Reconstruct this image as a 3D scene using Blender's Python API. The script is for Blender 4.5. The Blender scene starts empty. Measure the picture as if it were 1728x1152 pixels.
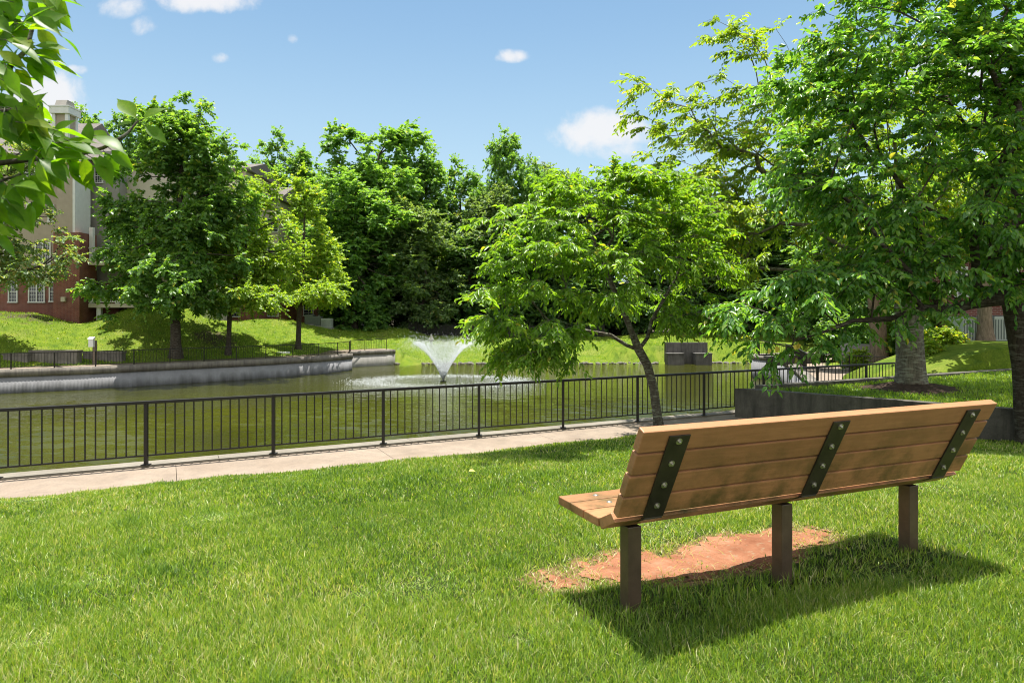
import bpy, bmesh, math, random
import numpy as np
from mathutils import Vector, Matrix
rng = np.random.default_rng(7); random.seed(7)
S = bpy.context.scene; COL = S.collection
F, CX, HY, CAMZ = 1152.0, 864.0, 526.0, 1.4       # focal length in photo pixels, principal column, horizon row, eye height

def at(px, py, Y): return np.array([(px-CX)/F*Y, Y, CAMZ-(py-HY)/F*Y])
def ground_y(py, z): return (CAMZ-z)*F/(py-HY)    # distance at which a floor of height z shows on row py

# ------------------------------------------------------------------ objects
def tag(o, label=None, cat=None, group=None, kind=None):
    if label: o['label'] = label
    if cat: o['category'] = cat
    if group: o['group'] = group
    if kind: o['kind'] = kind
    return o
def link(name, me, mat=None, parent=None):
    o = bpy.data.objects.new(name, me); COL.objects.link(o)
    if mat is not None and me is not None:
        for m in (mat if isinstance(mat, (list, tuple)) else [mat]): me.materials.append(m)
    if parent is not None: o.parent = parent
    return o
def empty(name, loc=(0, 0, 0), rz=0.0):
    o = bpy.data.objects.new(name, None); COL.objects.link(o)
    o.location = tuple(loc); o.rotation_euler = (0, 0, rz); o.empty_display_size = .2
    return o
def copy_tree(o, parent=None):
    c = o.copy(); COL.objects.link(c); c.parent = parent
    for ch in [x for x in o.children]: copy_tree(ch, c)
    return c
def np_mesh(name, V, faces, smooth=False, attrs=None, midx=None):
    """faces: list of (n,k) index arrays"""
    me = bpy.data.meshes.new(name)
    V = np.asarray(V, np.float32)
    faces = [np.asarray(f, np.int32) for f in faces if len(f)]
    me.vertices.add(len(V)); me.vertices.foreach_set('co', V.ravel())
    tot = sum(f.size for f in faces); npol = sum(len(f) for f in faces)
    me.loops.add(tot); me.polygons.add(npol)
    me.loops.foreach_set('vertex_index', np.concatenate([f.ravel() for f in faces]))
    ls = []; s = 0
    for f in faces:
        ls.append(s+np.arange(len(f), dtype=np.int32)*f.shape[1]); s += f.size
    me.polygons.foreach_set('loop_start', np.concatenate(ls))
    if smooth: me.polygons.foreach_set('use_smooth', np.ones(npol, bool))
    if midx is not None: me.polygons.foreach_set('material_index', np.asarray(midx, np.int32))
    for k, a in (attrs or {}).items():
        me.attributes.new(k, 'FLOAT', 'POINT').data.foreach_set('value', np.asarray(a, np.float32))
    me.update(calc_edges=True)
    return me

class MB:
    """collects simple solids into one mesh"""
    def __init__(s): s.bm = bmesh.new()
    def box(s, x0, x1, y0, y1, z0, z1, bev=0.0, M=None):
        b = bmesh.new(); bmesh.ops.create_cube(b, size=1)
        for v in b.verts:
            v.co = Vector(((x0+x1)/2+v.co.x*(x1-x0), (y0+y1)/2+v.co.y*(y1-y0), (z0+z1)/2+v.co.z*(z1-z0)))
        if bev: bmesh.ops.bevel(b, geom=b.edges[:], offset=bev, segments=2, affect='EDGES', profile=.6)
        return s._add(b, M)
    def prism(s, prof, x0, x1, bev=0.0, M=None):
        """profile in (y,z) pushed along x"""
        b = bmesh.new(); A = [b.verts.new((x0, p[0], p[1])) for p in prof]; B = [b.verts.new((x1, p[0], p[1])) for p in prof]
        n = len(prof); b.faces.new(A[::-1]); b.faces.new(B)
        for i in range(n): b.faces.new((A[i], A[(i+1) % n], B[(i+1) % n], B[i]))
        bmesh.ops.recalc_face_normals(b, faces=b.faces[:])
        if bev: bmesh.ops.bevel(b, geom=b.edges[:], offset=bev, segments=2, affect='EDGES', profile=.6)
        return s._add(b, M)
    def poly(s, prof, z0, z1, M=None):
        """outline in (x,y) pushed along z"""
        b = bmesh.new(); A = [b.verts.new((p[0], p[1], z0)) for p in prof]; B = [b.verts.new((p[0], p[1], z1)) for p in prof]
        n = len(prof); b.faces.new(A[::-1]); b.faces.new(B)
        for i in range(n): b.faces.new((A[i], A[(i+1) % n], B[(i+1) % n], B[i]))
        bmesh.ops.recalc_face_normals(b, faces=b.faces[:])
        return s._add(b, M)
    def cyl(s, p0, p1, r0, r1=None, n=10):
        r1 = r0 if r1 is None else r1
        p0, p1 = Vector(p0), Vector(p1); d = p1-p0
        b = bmesh.new(); bmesh.ops.create_cone(b, cap_ends=True, segments=n, radius1=r0, radius2=r1, depth=d.length)
        M = Matrix.Translation((p0+p1)/2) @ d.to_track_quat('Z', 'Y').to_matrix().to_4x4()
        return s._add(b, M)
    def ball(s, c, r, sub=2, sc=(1, 1, 1), jit=0.0):
        b = bmesh.new(); bmesh.ops.create_icosphere(b, subdivisions=sub, radius=1)
        for v in b.verts:
            k = 1+random.uniform(-jit, jit)
            v.co = Vector((c[0]+v.co.x*r*sc[0]*k, c[1]+v.co.y*r*sc[1]*k, c[2]+v.co.z*r*sc[2]*k))
        return s._add(b, None)
    def _add(s, b, M):
        if M is not None: bmesh.ops.transform(b, matrix=M, verts=b.verts[:])
        t = bpy.data.meshes.new('t'); b.to_mesh(t); b.free(); s.bm.from_mesh(t); bpy.data.meshes.remove(t); return s
    def build(s, name, mat=None, parent=None, smooth=False):
        me = bpy.data.meshes.new(name); s.bm.to_mesh(me); s.bm.free()
        if smooth: me.polygons.foreach_set('use_smooth', np.ones(len(me.polygons), bool))
        return link(name, me, mat, parent)

# ------------------------------------------------------------------ materials
def newmat(name):
    m = bpy.data.materials.new(name); m.use_nodes = True
    nt = m.node_tree; nt.nodes.clear()
    out = nt.nodes.new('ShaderNodeOutputMaterial')
    return m, nt, out
def N(nt, t, **kw):
    n = nt.nodes.new('ShaderNode'+t)
    for k, v in kw.items():
        if k in ('inp',):
            for a, b in v.items(): n.inputs[a].default_value = b
        else: setattr(n, k, v)
    return n
def ramp(nt, fac, stops):
    r = N(nt, 'ValToRGB'); e = r.color_ramp.elements
    while len(e) < len(stops): e.new(.5)
    for i, (p, c) in enumerate(stops):
        e[i].position = p; e[i].color = (*c, 1) if len(c) == 3 else c
    nt.links.new(fac, r.inputs[0]); return r.outputs[0]
def mixc(nt, fac, a, b, mode='MIX'):
    m = N(nt, 'Mix', data_type='RGBA', blend_type=mode)
    for sock, v in ((m.inputs[0], fac), (m.inputs[6], a), (m.inputs[7], b)):
        if hasattr(v, 'is_linked') or isinstance(v, bpy.types.NodeSocket): nt.links.new(v, sock)
        elif isinstance(v, (int, float)): sock.default_value = v
        else: sock.default_value = (*v, 1)
    return m.outputs[2]
def math_(nt, op, a, b=None, c=None, clamp=False):
    m = N(nt, 'Math', operation=op, use_clamp=clamp)
    for i, v in enumerate((a, b, c)):
        if v is None: continue
        if isinstance(v, bpy.types.NodeSocket): nt.links.new(v, m.inputs[i])
        else: m.inputs[i].default_value = v
    return m.outputs[0]
def coords(nt, kind='Object', scale=(1, 1, 1)):
    tc = N(nt, 'TexCoord'); mp = N(nt, 'Mapping'); mp.inputs['Scale'].default_value = scale
    nt.links.new(tc.outputs[kind], mp.inputs[0]); return mp.outputs[0]
def geo_pos(nt, scale=(1, 1, 1)):
    g = N(nt, 'NewGeometry'); mp = N(nt, 'Mapping'); mp.inputs['Scale'].default_value = scale
    nt.links.new(g.outputs['Position'], mp.inputs[0]); return mp.outputs[0]
def noise(nt, vec, scale, detail=4, rough=.55, dist=0.0):
    n = N(nt, 'TexNoise'); n.inputs['Scale'].default_value = scale; n.inputs['Detail'].default_value = detail
    n.inputs['Roughness'].default_value = rough; n.inputs['Distortion'].default_value = dist
    nt.links.new(vec, n.inputs['Vector']); return n.outputs['Fac']
def bump(nt, h, strength=.3, dist=.01):
    b = N(nt, 'Bump'); b.inputs['Strength'].default_value = strength; b.inputs['Distance'].default_value = dist
    nt.links.new(h, b.inputs['Height']); return b.outputs[0]
def principled(nt, out, col, rough=.6, spec=.4, metal=0.0, nrm=None):
    p = N(nt, 'BsdfPrincipled')
    if isinstance(col, bpy.types.NodeSocket): nt.links.new(col, p.inputs['Base Color'])
    else: p.inputs['Base Color'].default_value = (*col, 1)
    if isinstance(rough, bpy.types.NodeSocket): nt.links.new(rough, p.inputs['Roughness'])
    else: p.inputs['Roughness'].default_value = rough
    p.inputs['Specular IOR Level'].default_value = spec; p.inputs['Metallic'].default_value = metal
    if nrm is not None: nt.links.new(nrm, p.inputs['Normal'])
    nt.links.new(p.outputs[0], out.inputs[0]); return p
def plain(name, c, rough=.6, spec=.4, metal=0.0, var=.18, sc=6.0, bmp=0.0):
    m, nt, out = newmat(name); v = coords(nt)
    n = noise(nt, v, sc, 6, .65)
    col = ramp(nt, n, [(.25, tuple(x*(1-var) for x in c)), (.75, tuple(min(1, x*(1+var)) for x in c))])
    principled(nt, out, col, rough, spec, metal, bump(nt, noise(nt, v, sc*8, 5), bmp, .01) if bmp else None)
    return m
def leafmat(name, dark, mid, light, trans, tw=.42, rough=.38, spec=.35):
    m, nt, out = newmat(name)
    a = N(nt, 'Attribute', attribute_name='tint')
    col = ramp(nt, a.outputs['Fac'], [(0, dark), (.5, mid), (.93, light), (1, (light[0]*1.5, light[1]*.95, light[2]))])
    p = N(nt, 'BsdfPrincipled'); nt.links.new(col, p.inputs['Base Color'])
    p.inputs['Roughness'].default_value = rough; p.inputs['Specular IOR Level'].default_value = spec
    t = N(nt, 'BsdfTranslucent')
    tc = mixc(nt, 1.0, col, trans, 'MULTIPLY'); nt.links.new(tc, t.inputs['Color'])
    x = N(nt, 'MixShader'); x.inputs[0].default_value = tw
    nt.links.new(p.outputs[0], x.inputs[1]); nt.links.new(t.outputs[0], x.inputs[2]); nt.links.new(x.outputs[0], out.inputs[0])
    return m
def barkmat(name, c0, c1, sc=1.0, lichen=None):
    m, nt, out = newmat(name); v = coords(nt, 'Object', (9*sc, 9*sc, 2.2*sc))
    n = noise(nt, v, 2.2, 8, .7, .6); n2 = noise(nt, coords(nt, 'Object', (3*sc, 3*sc, 14*sc)), 2.0, 5, .6)
    col = ramp(nt, n, [(.3, c0), (.62, c1), (.78, tuple(min(1, x*1.5) for x in c1))])
    if lichen: col = mixc(nt, math_(nt, 'MULTIPLY', ramp(nt, n2, [(.5, (0, 0, 0)), (.62, (1, 1, 1))]), .7), col, lichen)
    principled(nt, out, col, .9, .2, 0, bump(nt, n, .9, .03)); return m

M = {}
LT = (2.4, 2.25, .6)
M['leaf_cherry'] = leafmat('leaf_cherry', (0.069, 0.151, 0.018), (0.131, 0.253, 0.029), (0.206, 0.326, 0.040), LT, .46)
M['leaf_big'] = leafmat('leaf_big', (0.054, 0.146, 0.040), (0.115, 0.253, 0.056), (0.202, 0.326, 0.072), LT, .47, .3, .45)
M['leaf_back'] = leafmat('leaf_back', (0.090, 0.163, 0.021), (0.167, 0.267, 0.034), (0.257, 0.337, 0.045), LT, .48)
M['leaf_maple'] = leafmat('leaf_maple', (0.061, 0.149, 0.045), (0.116, 0.224, 0.059), (0.183, 0.299, 0.078), LT, .47, .35, .4)
M['leaf_yellow'] = leafmat('leaf_yellow', (0.099, 0.183, 0.030), (0.173, 0.276, 0.041), (0.259, 0.345, 0.058), LT, .48)
M['leaf_forest'] = leafmat('leaf_forest', (0.070, 0.154, 0.048), (0.124, 0.245, 0.068), (0.188, 0.317, 0.092), LT, .45, .45, .3)
M['leaf_grey'] = leafmat('leaf_grey', (0.073, 0.131, 0.061), (0.124, 0.200, 0.088), (0.184, 0.261, 0.109), LT, .44, .45, .3)
M['leaf_dark'] = leafmat('leaf_dark', (0.036, 0.086, 0.035), (0.070, 0.144, 0.047), (0.118, 0.208, 0.059), LT, .4, .45, .3)
M['leaf_near'] = leafmat('leaf_near', (.06, .15, .010), (.11, .23, .012), (.17, .29, .014), LT, .62, .4, .3)
nt = M['leaf_near'].node_tree; al = N(nt, 'Attribute', attribute_name='along').outputs['Fac']; ac_ = N(nt, 'Attribute', attribute_name='across').outputs['Fac']
vf = math_(nt, 'ABSOLUTE', math_(nt, 'SUBTRACT', math_(nt, 'FRACT', math_(nt, 'SUBTRACT', math_(nt, 'MULTIPLY', al, 8.5), math_(nt, 'MULTIPLY', ac_, 2.0))), .5))
vein = math_(nt, 'MAXIMUM', math_(nt, 'LESS_THAN', vf, .07), math_(nt, 'LESS_THAN', ac_, .07))
for nd in list(nt.nodes):
    if nd.type == 'VALTORGB': src = nd.outputs[0]
blot = noise(nt, geo_pos(nt), 60, 5, .6)
c2 = mixc(nt, ramp(nt, blot, [(.35, (1, 1, 1)), (.6, (0, 0, 0))]), src, mixc(nt, 1.0, src, (.72, .8, .8), 'MULTIPLY')); c3 = mixc(nt, math_(nt, 'MULTIPLY', vein, .45), c2, (.26, .34, .05))
for nd in nt.nodes:
    if nd.type == 'BSDF_PRINCIPLED': nt.links.new(c3, nd.inputs['Base Color'])
    if nd.type == 'BSDF_TRANSLUCENT': nt.links.new(mixc(nt, 1.0, mixc(nt, math_(nt, 'MULTIPLY', vein, .5), c2, mixc(nt, 1.0, c2, (.55, .6, .5), 'MULTIPLY')), LT, 'MULTIPLY'), nd.inputs['Color'])
M['bark_cherry'] = barkmat('bark_cherry', (.035, .028, .022), (.12, .10, .08), 1.6, (.30, .32, .24))
M['bark_dark'] = barkmat('bark_dark', (.022, .017, .013), (.075, .058, .045), 1.0, (.16, .15, .12))
M['bark_grey'] = barkmat('bark_grey', (.05, .045, .035), (.19, .165, .13), 1.0, (.30, .31, .24))
M['bark_tan'] = barkmat('bark_tan', (.10, .075, .05), (.28, .21, .15), .7)

# grass blades
m, nt, out = newmat('grass_blades')
a = N(nt, 'Attribute', attribute_name='tint')
col = ramp(nt, a.outputs['Fac'], [(0, (.05, .12, .014)), (.4, (.165, .285, .030)), (.78, (.28, .375, .055)), (.94, (.40, .41, .14)), (1, (.55, .51, .31))])
p = N(nt, 'BsdfPrincipled'); nt.links.new(col, p.inputs['Base Color']); p.inputs['Roughness'].default_value = .40; p.inputs['Specular IOR Level'].default_value = .45
t = N(nt, 'BsdfTranslucent'); nt.links.new(mixc(nt, 1.0, col, (1.9, 1.8, .5), 'MULTIPLY'), t.inputs['Color'])
x = N(nt, 'MixShader'); x.inputs[0].default_value = .4
nt.links.new(p.outputs[0], x.inputs[1]); nt.links.new(t.outputs[0], x.inputs[2]); nt.links.new(x.outputs[0], out.inputs[0]); M['blades'] = m

def lawnmat(name, c0, c1, c2, sc, litter_shade=False):
    m, nt, out = newmat(name); v = geo_pos(nt)
    n1 = noise(nt, v, sc, 6, .6); n2 = noise(nt, v, sc*14, 5, .7); n3 = noise(nt, v, .35, 4, .6)
    col = ramp(nt, n1, [(.3, c0), (.52, c1), (.75, c2)])
    col = mixc(nt, ramp(nt, n2, [(.35, (0, 0, 0)), (.7, (1, 1, 1))]), mixc(nt, 1.0, col, (.55, .6, .5), 'MULTIPLY'), col)
    col = mixc(nt, math_(nt, 'MULTIPLY', ramp(nt, n3, [(.5, (0, 0, 0)), (.68, (1, 1, 1))]), .4), col, (.17, .17, .05))
    if litter_shade:
        a = N(nt, 'Attribute', attribute_name='litter_shade')
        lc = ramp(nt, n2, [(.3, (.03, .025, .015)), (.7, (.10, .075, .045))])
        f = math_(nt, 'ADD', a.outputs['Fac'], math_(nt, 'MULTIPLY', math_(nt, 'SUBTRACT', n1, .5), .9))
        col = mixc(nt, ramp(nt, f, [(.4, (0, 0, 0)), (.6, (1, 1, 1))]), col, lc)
    if not litter_shade:
        a = N(nt, 'Attribute', attribute_name='dirt'); n5 = noise(nt, v, 30, 5, .7)
        f = math_(nt, 'ADD', a.outputs['Fac'], math_(nt, 'MULTIPLY', math_(nt, 'SUBTRACT', n5, .5), 1.1))
        col = mixc(nt, ramp(nt, f, [(.45, (0, 0, 0)), (.75, (1, 1, 1))]), col, ramp(nt, n2, [(.3, (.18, .10, .05)), (.7, (.32, .2, .11))]))
    principled(nt, out, col, .85, .15, 0, bump(nt, n2, .8, .06)); return m
M['lawn'] = lawnmat('lawn_soil', (.03, .045, .010), (.055, .08, .014), (.085, .09, .03), 3.0)
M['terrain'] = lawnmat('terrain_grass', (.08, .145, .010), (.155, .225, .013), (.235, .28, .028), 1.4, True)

m, nt, out = newmat('bare_dirt'); v = geo_pos(nt)
n1 = noise(nt, v, 5, 6, .65); n2 = noise(nt, v, 60, 5, .7); n3 = noise(nt, v, 24, 4, .6)
col = ramp(nt, n1, [(.3, (.20, .08, .042)), (.55, (.30, .135, .075)), (.8, (.35, .20, .125))])
col = mixc(nt, math_(nt, 'MULTIPLY', ramp(nt, n3, [(.58, (0, 0, 0)), (.68, (1, 1, 1))]), .6), col, (.27, .22, .14))
principled(nt, out, col, .95, .1, 0, bump(nt, math_(nt, 'ADD', n1, math_(nt, 'MULTIPLY', n2, .35)), 1.0, .03)); M['dirt'] = m

def concretemat(name, c0, c1, streak=0.0, stain=(.03, .03, .03), rough=.85, zlow=None, sc=1.5):
    m, nt, out = newmat(name); v = geo_pos(nt)
    n1 = noise(nt, v, sc, 8, .65, .4); n2 = noise(nt, v, 40, 5, .7)
    col = ramp(nt, n1, [(.28, c0), (.7, c1)])
    col = mixc(nt, ramp(nt, n2, [(.3, (0, 0, 0)), (.55, (1, 1, 1))]), mixc(nt, 1.0, col, (.75, .75, .75), 'MULTIPLY'), col)
    if streak:
        ns = noise(nt, geo_pos(nt, (3.5, 3.5, .35)), 1.6, 7, .7)
        col = mixc(nt, math_(nt, 'MULTIPLY', ramp(nt, ns, [(.45, (0, 0, 0)), (.68, (1, 1, 1))]), streak), col, stain)
    if zlow is not None:
        g = N(nt, 'NewGeometry'); s = N(nt, 'SeparateXYZ'); nt.links.new(g.outputs['Position'], s.inputs[0])
        mr = N(nt, 'MapRange'); mr.inputs[1].default_value = zlow[0]; mr.inputs[2].default_value = zlow[1]; mr.inputs[3].default_value = 1; mr.inputs[4].default_value = 0
        z = math_(nt, 'ADD', s.outputs[2], math_(nt, 'MULTIPLY', math_(nt, 'SUBTRACT', noise(nt, geo_pos(nt, (1.2, 1.2, .2)), 2, 5), .5), .9))
        nt.links.new(z, mr.inputs[0]); col = mixc(nt, math_(nt, 'MULTIPLY', mr.outputs[0], .9), col, (.05, .05, .045))
    principled(nt, out, col, rough, .25, 0, bump(nt, math_(nt, 'ADD', n2, n1), .35, .01)); return m
M['walk'] = concretemat('walk_concrete', (.21, .163, .122), (.31, .25, .195), .5, (.16, .13, .105), sc=1.2)
M['kerb'] = concretemat('kerb_concrete', (.17, .15, .12), (.25, .225, .185), .3, (.12, .11, .09))
M['planter'] = concretemat('stained_concrete', (.07, .064, .055), (.17, .155, .13), .7, (.03, .029, .027), sc=2.2)
M['coping'] = concretemat('coping_concrete', (.13, .115, .10), (.26, .235, .2), .7, (.06, .055, .055))
M['flute'] = concretemat('fluted_concrete', (.20, .20, .21), (.29, .29, .30), .15, (.12, .12, .12), zlow=(-3.4, -2.75))
M['pale'] = concretemat('pale_concrete', (.24, .23, .21), (.34, .325, .3), .2)
M['weir'] = concretemat('weir_concrete', (.07, .065, .06), (.15, .14, .13), .6, (.03, .03, .03))
M['rock'] = plain('rock', (.15, .14, .12), .9, .2, 0, .35, 3, .5)

# water
m, nt, out = newmat('pond_water')
w1 = noise(nt, geo_pos(nt, (.55, 2.2, 1)), 1.5, 4, .6, .4); w2 = noise(nt, geo_pos(nt, (.6, 2.0, 1)), 4.5, 3, .5)
w3 = noise(nt, geo_pos(nt, (.35, .8, 1)), .5, 2, .5)
h = math_(nt, 'ADD', math_(nt, 'ADD', w1, math_(nt, 'MULTIPLY', w2, .55)), math_(nt, 'MULTIPLY', w3, .6))
mk = noise(nt, geo_pos(nt), .12, 3, .5)
principled(nt, out, ramp(nt, mk, [(.35, (.032, .036, .004)), (.65, (.048, .053, .006))]), .03, .5, 0, bump(nt, h, .6, .06)).inputs['IOR'].default_value = 1.33
M['water'] = m
m, nt, out = newmat('water_drops')
p = N(nt, 'BsdfPrincipled'); p.inputs['Base Color'].default_value = (.88, .91, .94, 1); p.inputs['Roughness'].default_value = .3
t = N(nt, 'BsdfTranslucent'); t.inputs['Color'].default_value = (.9, .93, .96, 1)
x = N(nt, 'MixShader'); x.inputs[0].default_value = .5; nt.links.new(p.outputs[0], x.inputs[1]); nt.links.new(t.outputs[0], x.inputs[2])
nt.links.new(x.outputs[0], out.inputs[0]); M['drops'] = m

# bench plastic lumber
m, nt, out = newmat('plastic_lumber'); v = coords(nt, 'Object', (.8, 9, 9)); v2 = coords(nt, 'Object', (1, 1, 1))
n1 = noise(nt, v, 6, 6, .6); n2 = noise(nt, v2, 5, 6, .65); n3 = noise(nt, v2, 130, 3, .6)
col = ramp(nt, n1, [(.3, (.32, .15, .066)), (.7, (.41, .195, .092))])
oi = N(nt, 'ObjectInfo'); rv = math_(nt, 'ADD', math_(nt, 'MULTIPLY', oi.outputs['Random'], .34), .80)
cb = N(nt, 'CombineColor'); [nt.links.new(rv, cb.inputs[i]) for i in range(3)]
col = mixc(nt, 1.0, col, cb.outputs[0], 'MULTIPLY')
sx = N(nt, 'SeparateXYZ'); nt.links.new(v2, sx.inputs[0])
low = N(nt, 'MapRange'); low.inputs[1].default_value = .95; low.inputs[2].default_value = .5; low.inputs[3].default_value = 0; low.inputs[4].default_value = 1; nt.links.new(sx.outputs[2], low.inputs[0])
st = math_(nt, 'MULTIPLY', ramp(nt, n2, [(.43, (0, 0, 0)), (.66, (1, 1, 1))]), math_(nt, 'ADD', math_(nt, 'MULTIPLY', low.outputs[0], .85), .15))
col = mixc(nt, st, col, (.085, .068, .022))
principled(nt, out, col, math_(nt, 'ADD', math_(nt, 'MULTIPLY', n2, .25), .35), .35, 0, bump(nt, math_(nt, 'ADD', n3, n1), .25, .004)); M['lumber'] = m
m, nt, out = newmat('olive_metal'); v = coords(nt)
n1 = noise(nt, v, 7, 6, .6); n2 = noise(nt, v, 30, 6, .75)
col = ramp(nt, n1, [(.35, (.030, .025, .020)), (.7, (.060, .050, .036))])
col = mixc(nt, math_(nt, 'MULTIPLY', ramp(nt, n2, [(.68, (0, 0, 0)), (.74, (1, 1, 1))]), .6), col, (.20, .19, .12))
principled(nt, out, col, .38, .5, .35, bump(nt, n2, .12, .003)); M['bracket'] = m
M['leg'] = plain('brown_steel', (.10, .068, .046), .38, .5, .25, .3, 9, .1)
M['bolt'] = plain('zinc_bolt', (.50, .48, .40), .32, .5, .85, .2, 40)
M['rail'] = plain('black_rail_paint', (.012, .010, .009), .45, .4, 0, .3, 12, .1)

def brickmat(name, c1, c2, mortar, sc=1.0, axis='xz'):
    m, nt, out = newmat(name)
    g = N(nt, 'NewGeometry'); s = N(nt, 'SeparateXYZ'); nt.links.new(g.outputs['Position'], s.inputs[0])
    c = N(nt, 'CombineXYZ'); nt.links.new(math_(nt, 'ADD', s.outputs[0], s.outputs[1]), c.inputs[0]); nt.links.new(s.outputs[2], c.inputs[1])
    b = N(nt, 'TexBrick'); nt.links.new(c.outputs[0], b.inputs['Vector'])
    for k, v_ in (('Color1', (*c1, 1)), ('Color2', (*c2, 1)), ('Mortar', (*mortar, 1)), ('Scale', sc), ('Mortar Size', .009), ('Brick Width', .22), ('Row Height', .075)): b.inputs[k].default_value = v_
    n = noise(nt, geo_pos(nt), .8, 6, .6)
    col = mixc(nt, 1.0, b.outputs[0], ramp(nt, n, [(.3, (.7, .7, .7)), (.7, (1.15, 1.1, 1.1))]), 'MULTIPLY')
    principled(nt, out, col, .85, .2, 0, bump(nt, b.outputs['Fac'], -.4, .008)); return m
M['brick'] = brickmat('red_brick', (.17, .046, .033), (.235, .075, .05), (.27, .20, .17))
M['brick2'] = brickmat('dark_brick', (.15, .045, .035), (.20, .065, .05), (.30, .24, .21))
def sidingmat(name, c):
    m, nt, out = newmat(name); v = geo_pos(nt)
    s = N(nt, 'SeparateXYZ'); nt.links.new(v, s.inputs[0])
    f = math_(nt, 'FRACT', math_(nt, 'DIVIDE', s.outputs[2], .16))
    n = noise(nt, v, 1.5, 5, .6)
    col = ramp(nt, n, [(.3, tuple(x*.88 for x in c)), (.7, tuple(x*1.08 for x in c))])
    principled(nt, out, col, .6, .3, 0, bump(nt, f, -1.0, .035)); return m
M['tan'] = sidingmat('tan_siding', (.35, .29, .225)); M['bluegrey'] = sidingmat('grey_siding', (.27, .255, .23)); M['cream'] = sidingmat('cream_siding', (.50, .45, .36))
M['trim'] = plain('white_trim', (.62, .62, .60), .5, .4, 0, .08, 3)
M['roof'] = plain('roof_shingle', (.15, .135, .125), .9, .2, 0, .3, 5, .5)
m, nt, out = newmat('window_glass'); v = geo_pos(nt, (.5, .5, .5))
principled(nt, out, ramp(nt, noise(nt, v, 1.2, 3), [(.35, (.012, .016, .02)), (.7, (.05, .06, .07))]), .06, .6); M['glass'] = m
M['blind'] = plain('window_blind', (.30, .30, .29), .6, .3, 0, .1, 4)
M['ac'] = plain('ac_cabinet', (.34, .38, .34), .5, .4, .1, .1, 3); M['acgrille'] = plain('ac_grille', (.10, .12, .11), .5, .4, .2, .2, 20)
M['wood'] = plain('grey_wood', (.16, .13, .10), .8, .2, 0, .3, 6, .2); M['fence'] = plain('black_fence', (.02, .02, .018), .7, .3, 0, .3, 4)
M['mulch'] = plain('bark_mulch', (.055, .037, .028), .95, .1, 0, .6, 14, 1.0)
M['white'] = plain('white_paint', (.72, .72, .70), .5, .4, 0, .06, 8)
M['yellow_leaf'] = plain('yellow_leaf', (.62, .50, .10), .6, .3, 0, .15, 30)

# ------------------------------------------------------------------ camera, world, sun
cam = bpy.data.cameras.new('camera'); co = bpy.data.objects.new('camera', cam); COL.objects.link(co)
co.location = (0, 0, CAMZ); co.rotation_euler = (math.radians(90), 0, 0)
cam.sensor_width = 36; cam.lens = 24; cam.shift_y = -(576-HY)/1728; cam.clip_end = 3000; cam.clip_start = .05
S.camera = co; cam.dof.use_dof = True; cam.dof.focus_distance = 9.0; cam.dof.aperture_fstop = 8.0
EL, AZ = math.radians(81.5), math.radians(2)       # sun over the far side of the pond, a little to the left
sd = Vector((math.sin(AZ)*math.cos(EL), math.cos(AZ)*math.cos(EL), math.sin(EL)))
sun = bpy.data.lights.new('sun', 'SUN'); sun.energy = 3.7; sun.angle = math.radians(.53); sun.color = (1, .955, .87)
so = bpy.data.objects.new('sun', sun); COL.objects.link(so); so.rotation_euler = (-sd).to_track_quat('-Z', 'Y').to_euler(); so.location = sd*60
W = bpy.data.worlds.new('World'); S.world = W; W.use_nodes = True; nt = W.node_tree; nt.nodes.clear()
out = nt.nodes.new('ShaderNodeOutputWorld'); bg = nt.nodes.new('ShaderNodeBackground'); bg.inputs[1].default_value = .12
sky = nt.nodes.new('ShaderNodeTexSky'); sky.sky_type = 'NISHITA'; sky.sun_disc = False; sky.sun_elevation = EL; sky.sun_rotation = AZ
sky.altitude = 50; sky.air_density = 1.0; sky.dust_density = .6; sky.ozone_density = 2.2
tc = nt.nodes.new('ShaderNodeTexCoord'); sp = N(nt, 'SeparateXYZ'); nt.links.new(tc.outputs['Generated'], sp.inputs[0])
yy = math_(nt, 'MAXIMUM', sp.outputs[1], .02); U = math_(nt, 'DIVIDE', sp.outputs[0], yy); Vv = math_(nt, 'DIVIDE', sp.outputs[2], yy)
cv = N(nt, 'CombineXYZ'); nt.links.new(U, cv.inputs[0]); nt.links.new(Vv, cv.inputs[1])
cn = noise(nt, cv.outputs[0], 17, 7, .58, .3); cn2 = noise(nt, cv.outputs[0], 55, 4, .6)
tot = None
for px, py, a_, b_, g_ in [(1012, 222, 92, 46, 1.0), (1040, 255, 60, 26, .7), (864, 95, 34, 14, .75), (240, 42, 26, 20, .6), (205, 14, 48, 24, .6), (345, 2, 95, 24, .9), (70, 170, 85, 62, 1.2),
                           (128, 117, 26, 10, .6), (370, 98, 18, 12, .45), (493, 65, 12, 9, .5), (1620, 120, 160, 60, .8)]:
    du = math_(nt, 'DIVIDE', math_(nt, 'SUBTRACT', U, (px-CX)/F), a_/F); dv = math_(nt, 'DIVIDE', math_(nt, 'SUBTRACT', Vv, (HY-py)/F), b_/F)
    r2 = math_(nt, 'ADD', math_(nt, 'MULTIPLY', du, du), math_(nt, 'MULTIPLY', dv, dv))
    k = math_(nt, 'MULTIPLY', math_(nt, 'SUBTRACT', 1.0, r2), g_, None, False)
    k = math_(nt, 'MAXIMUM', k, -1.0)
    tot = k if tot is None else math_(nt, 'MAXIMUM', tot, k)
cl = math_(nt, 'ADD', tot, math_(nt, 'ADD', math_(nt, 'MULTIPLY', math_(nt, 'SUBTRACT', cn, .5), 2.1), math_(nt, 'MULTIPLY', math_(nt, 'SUBTRACT', cn2, .5), .5)))
cm = N(nt, 'MapRange', interpolation_type='SMOOTHSTEP'); cm.inputs[1].default_value = .05; cm.inputs[2].default_value = .95; nt.links.new(cl, cm.inputs[0])
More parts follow.
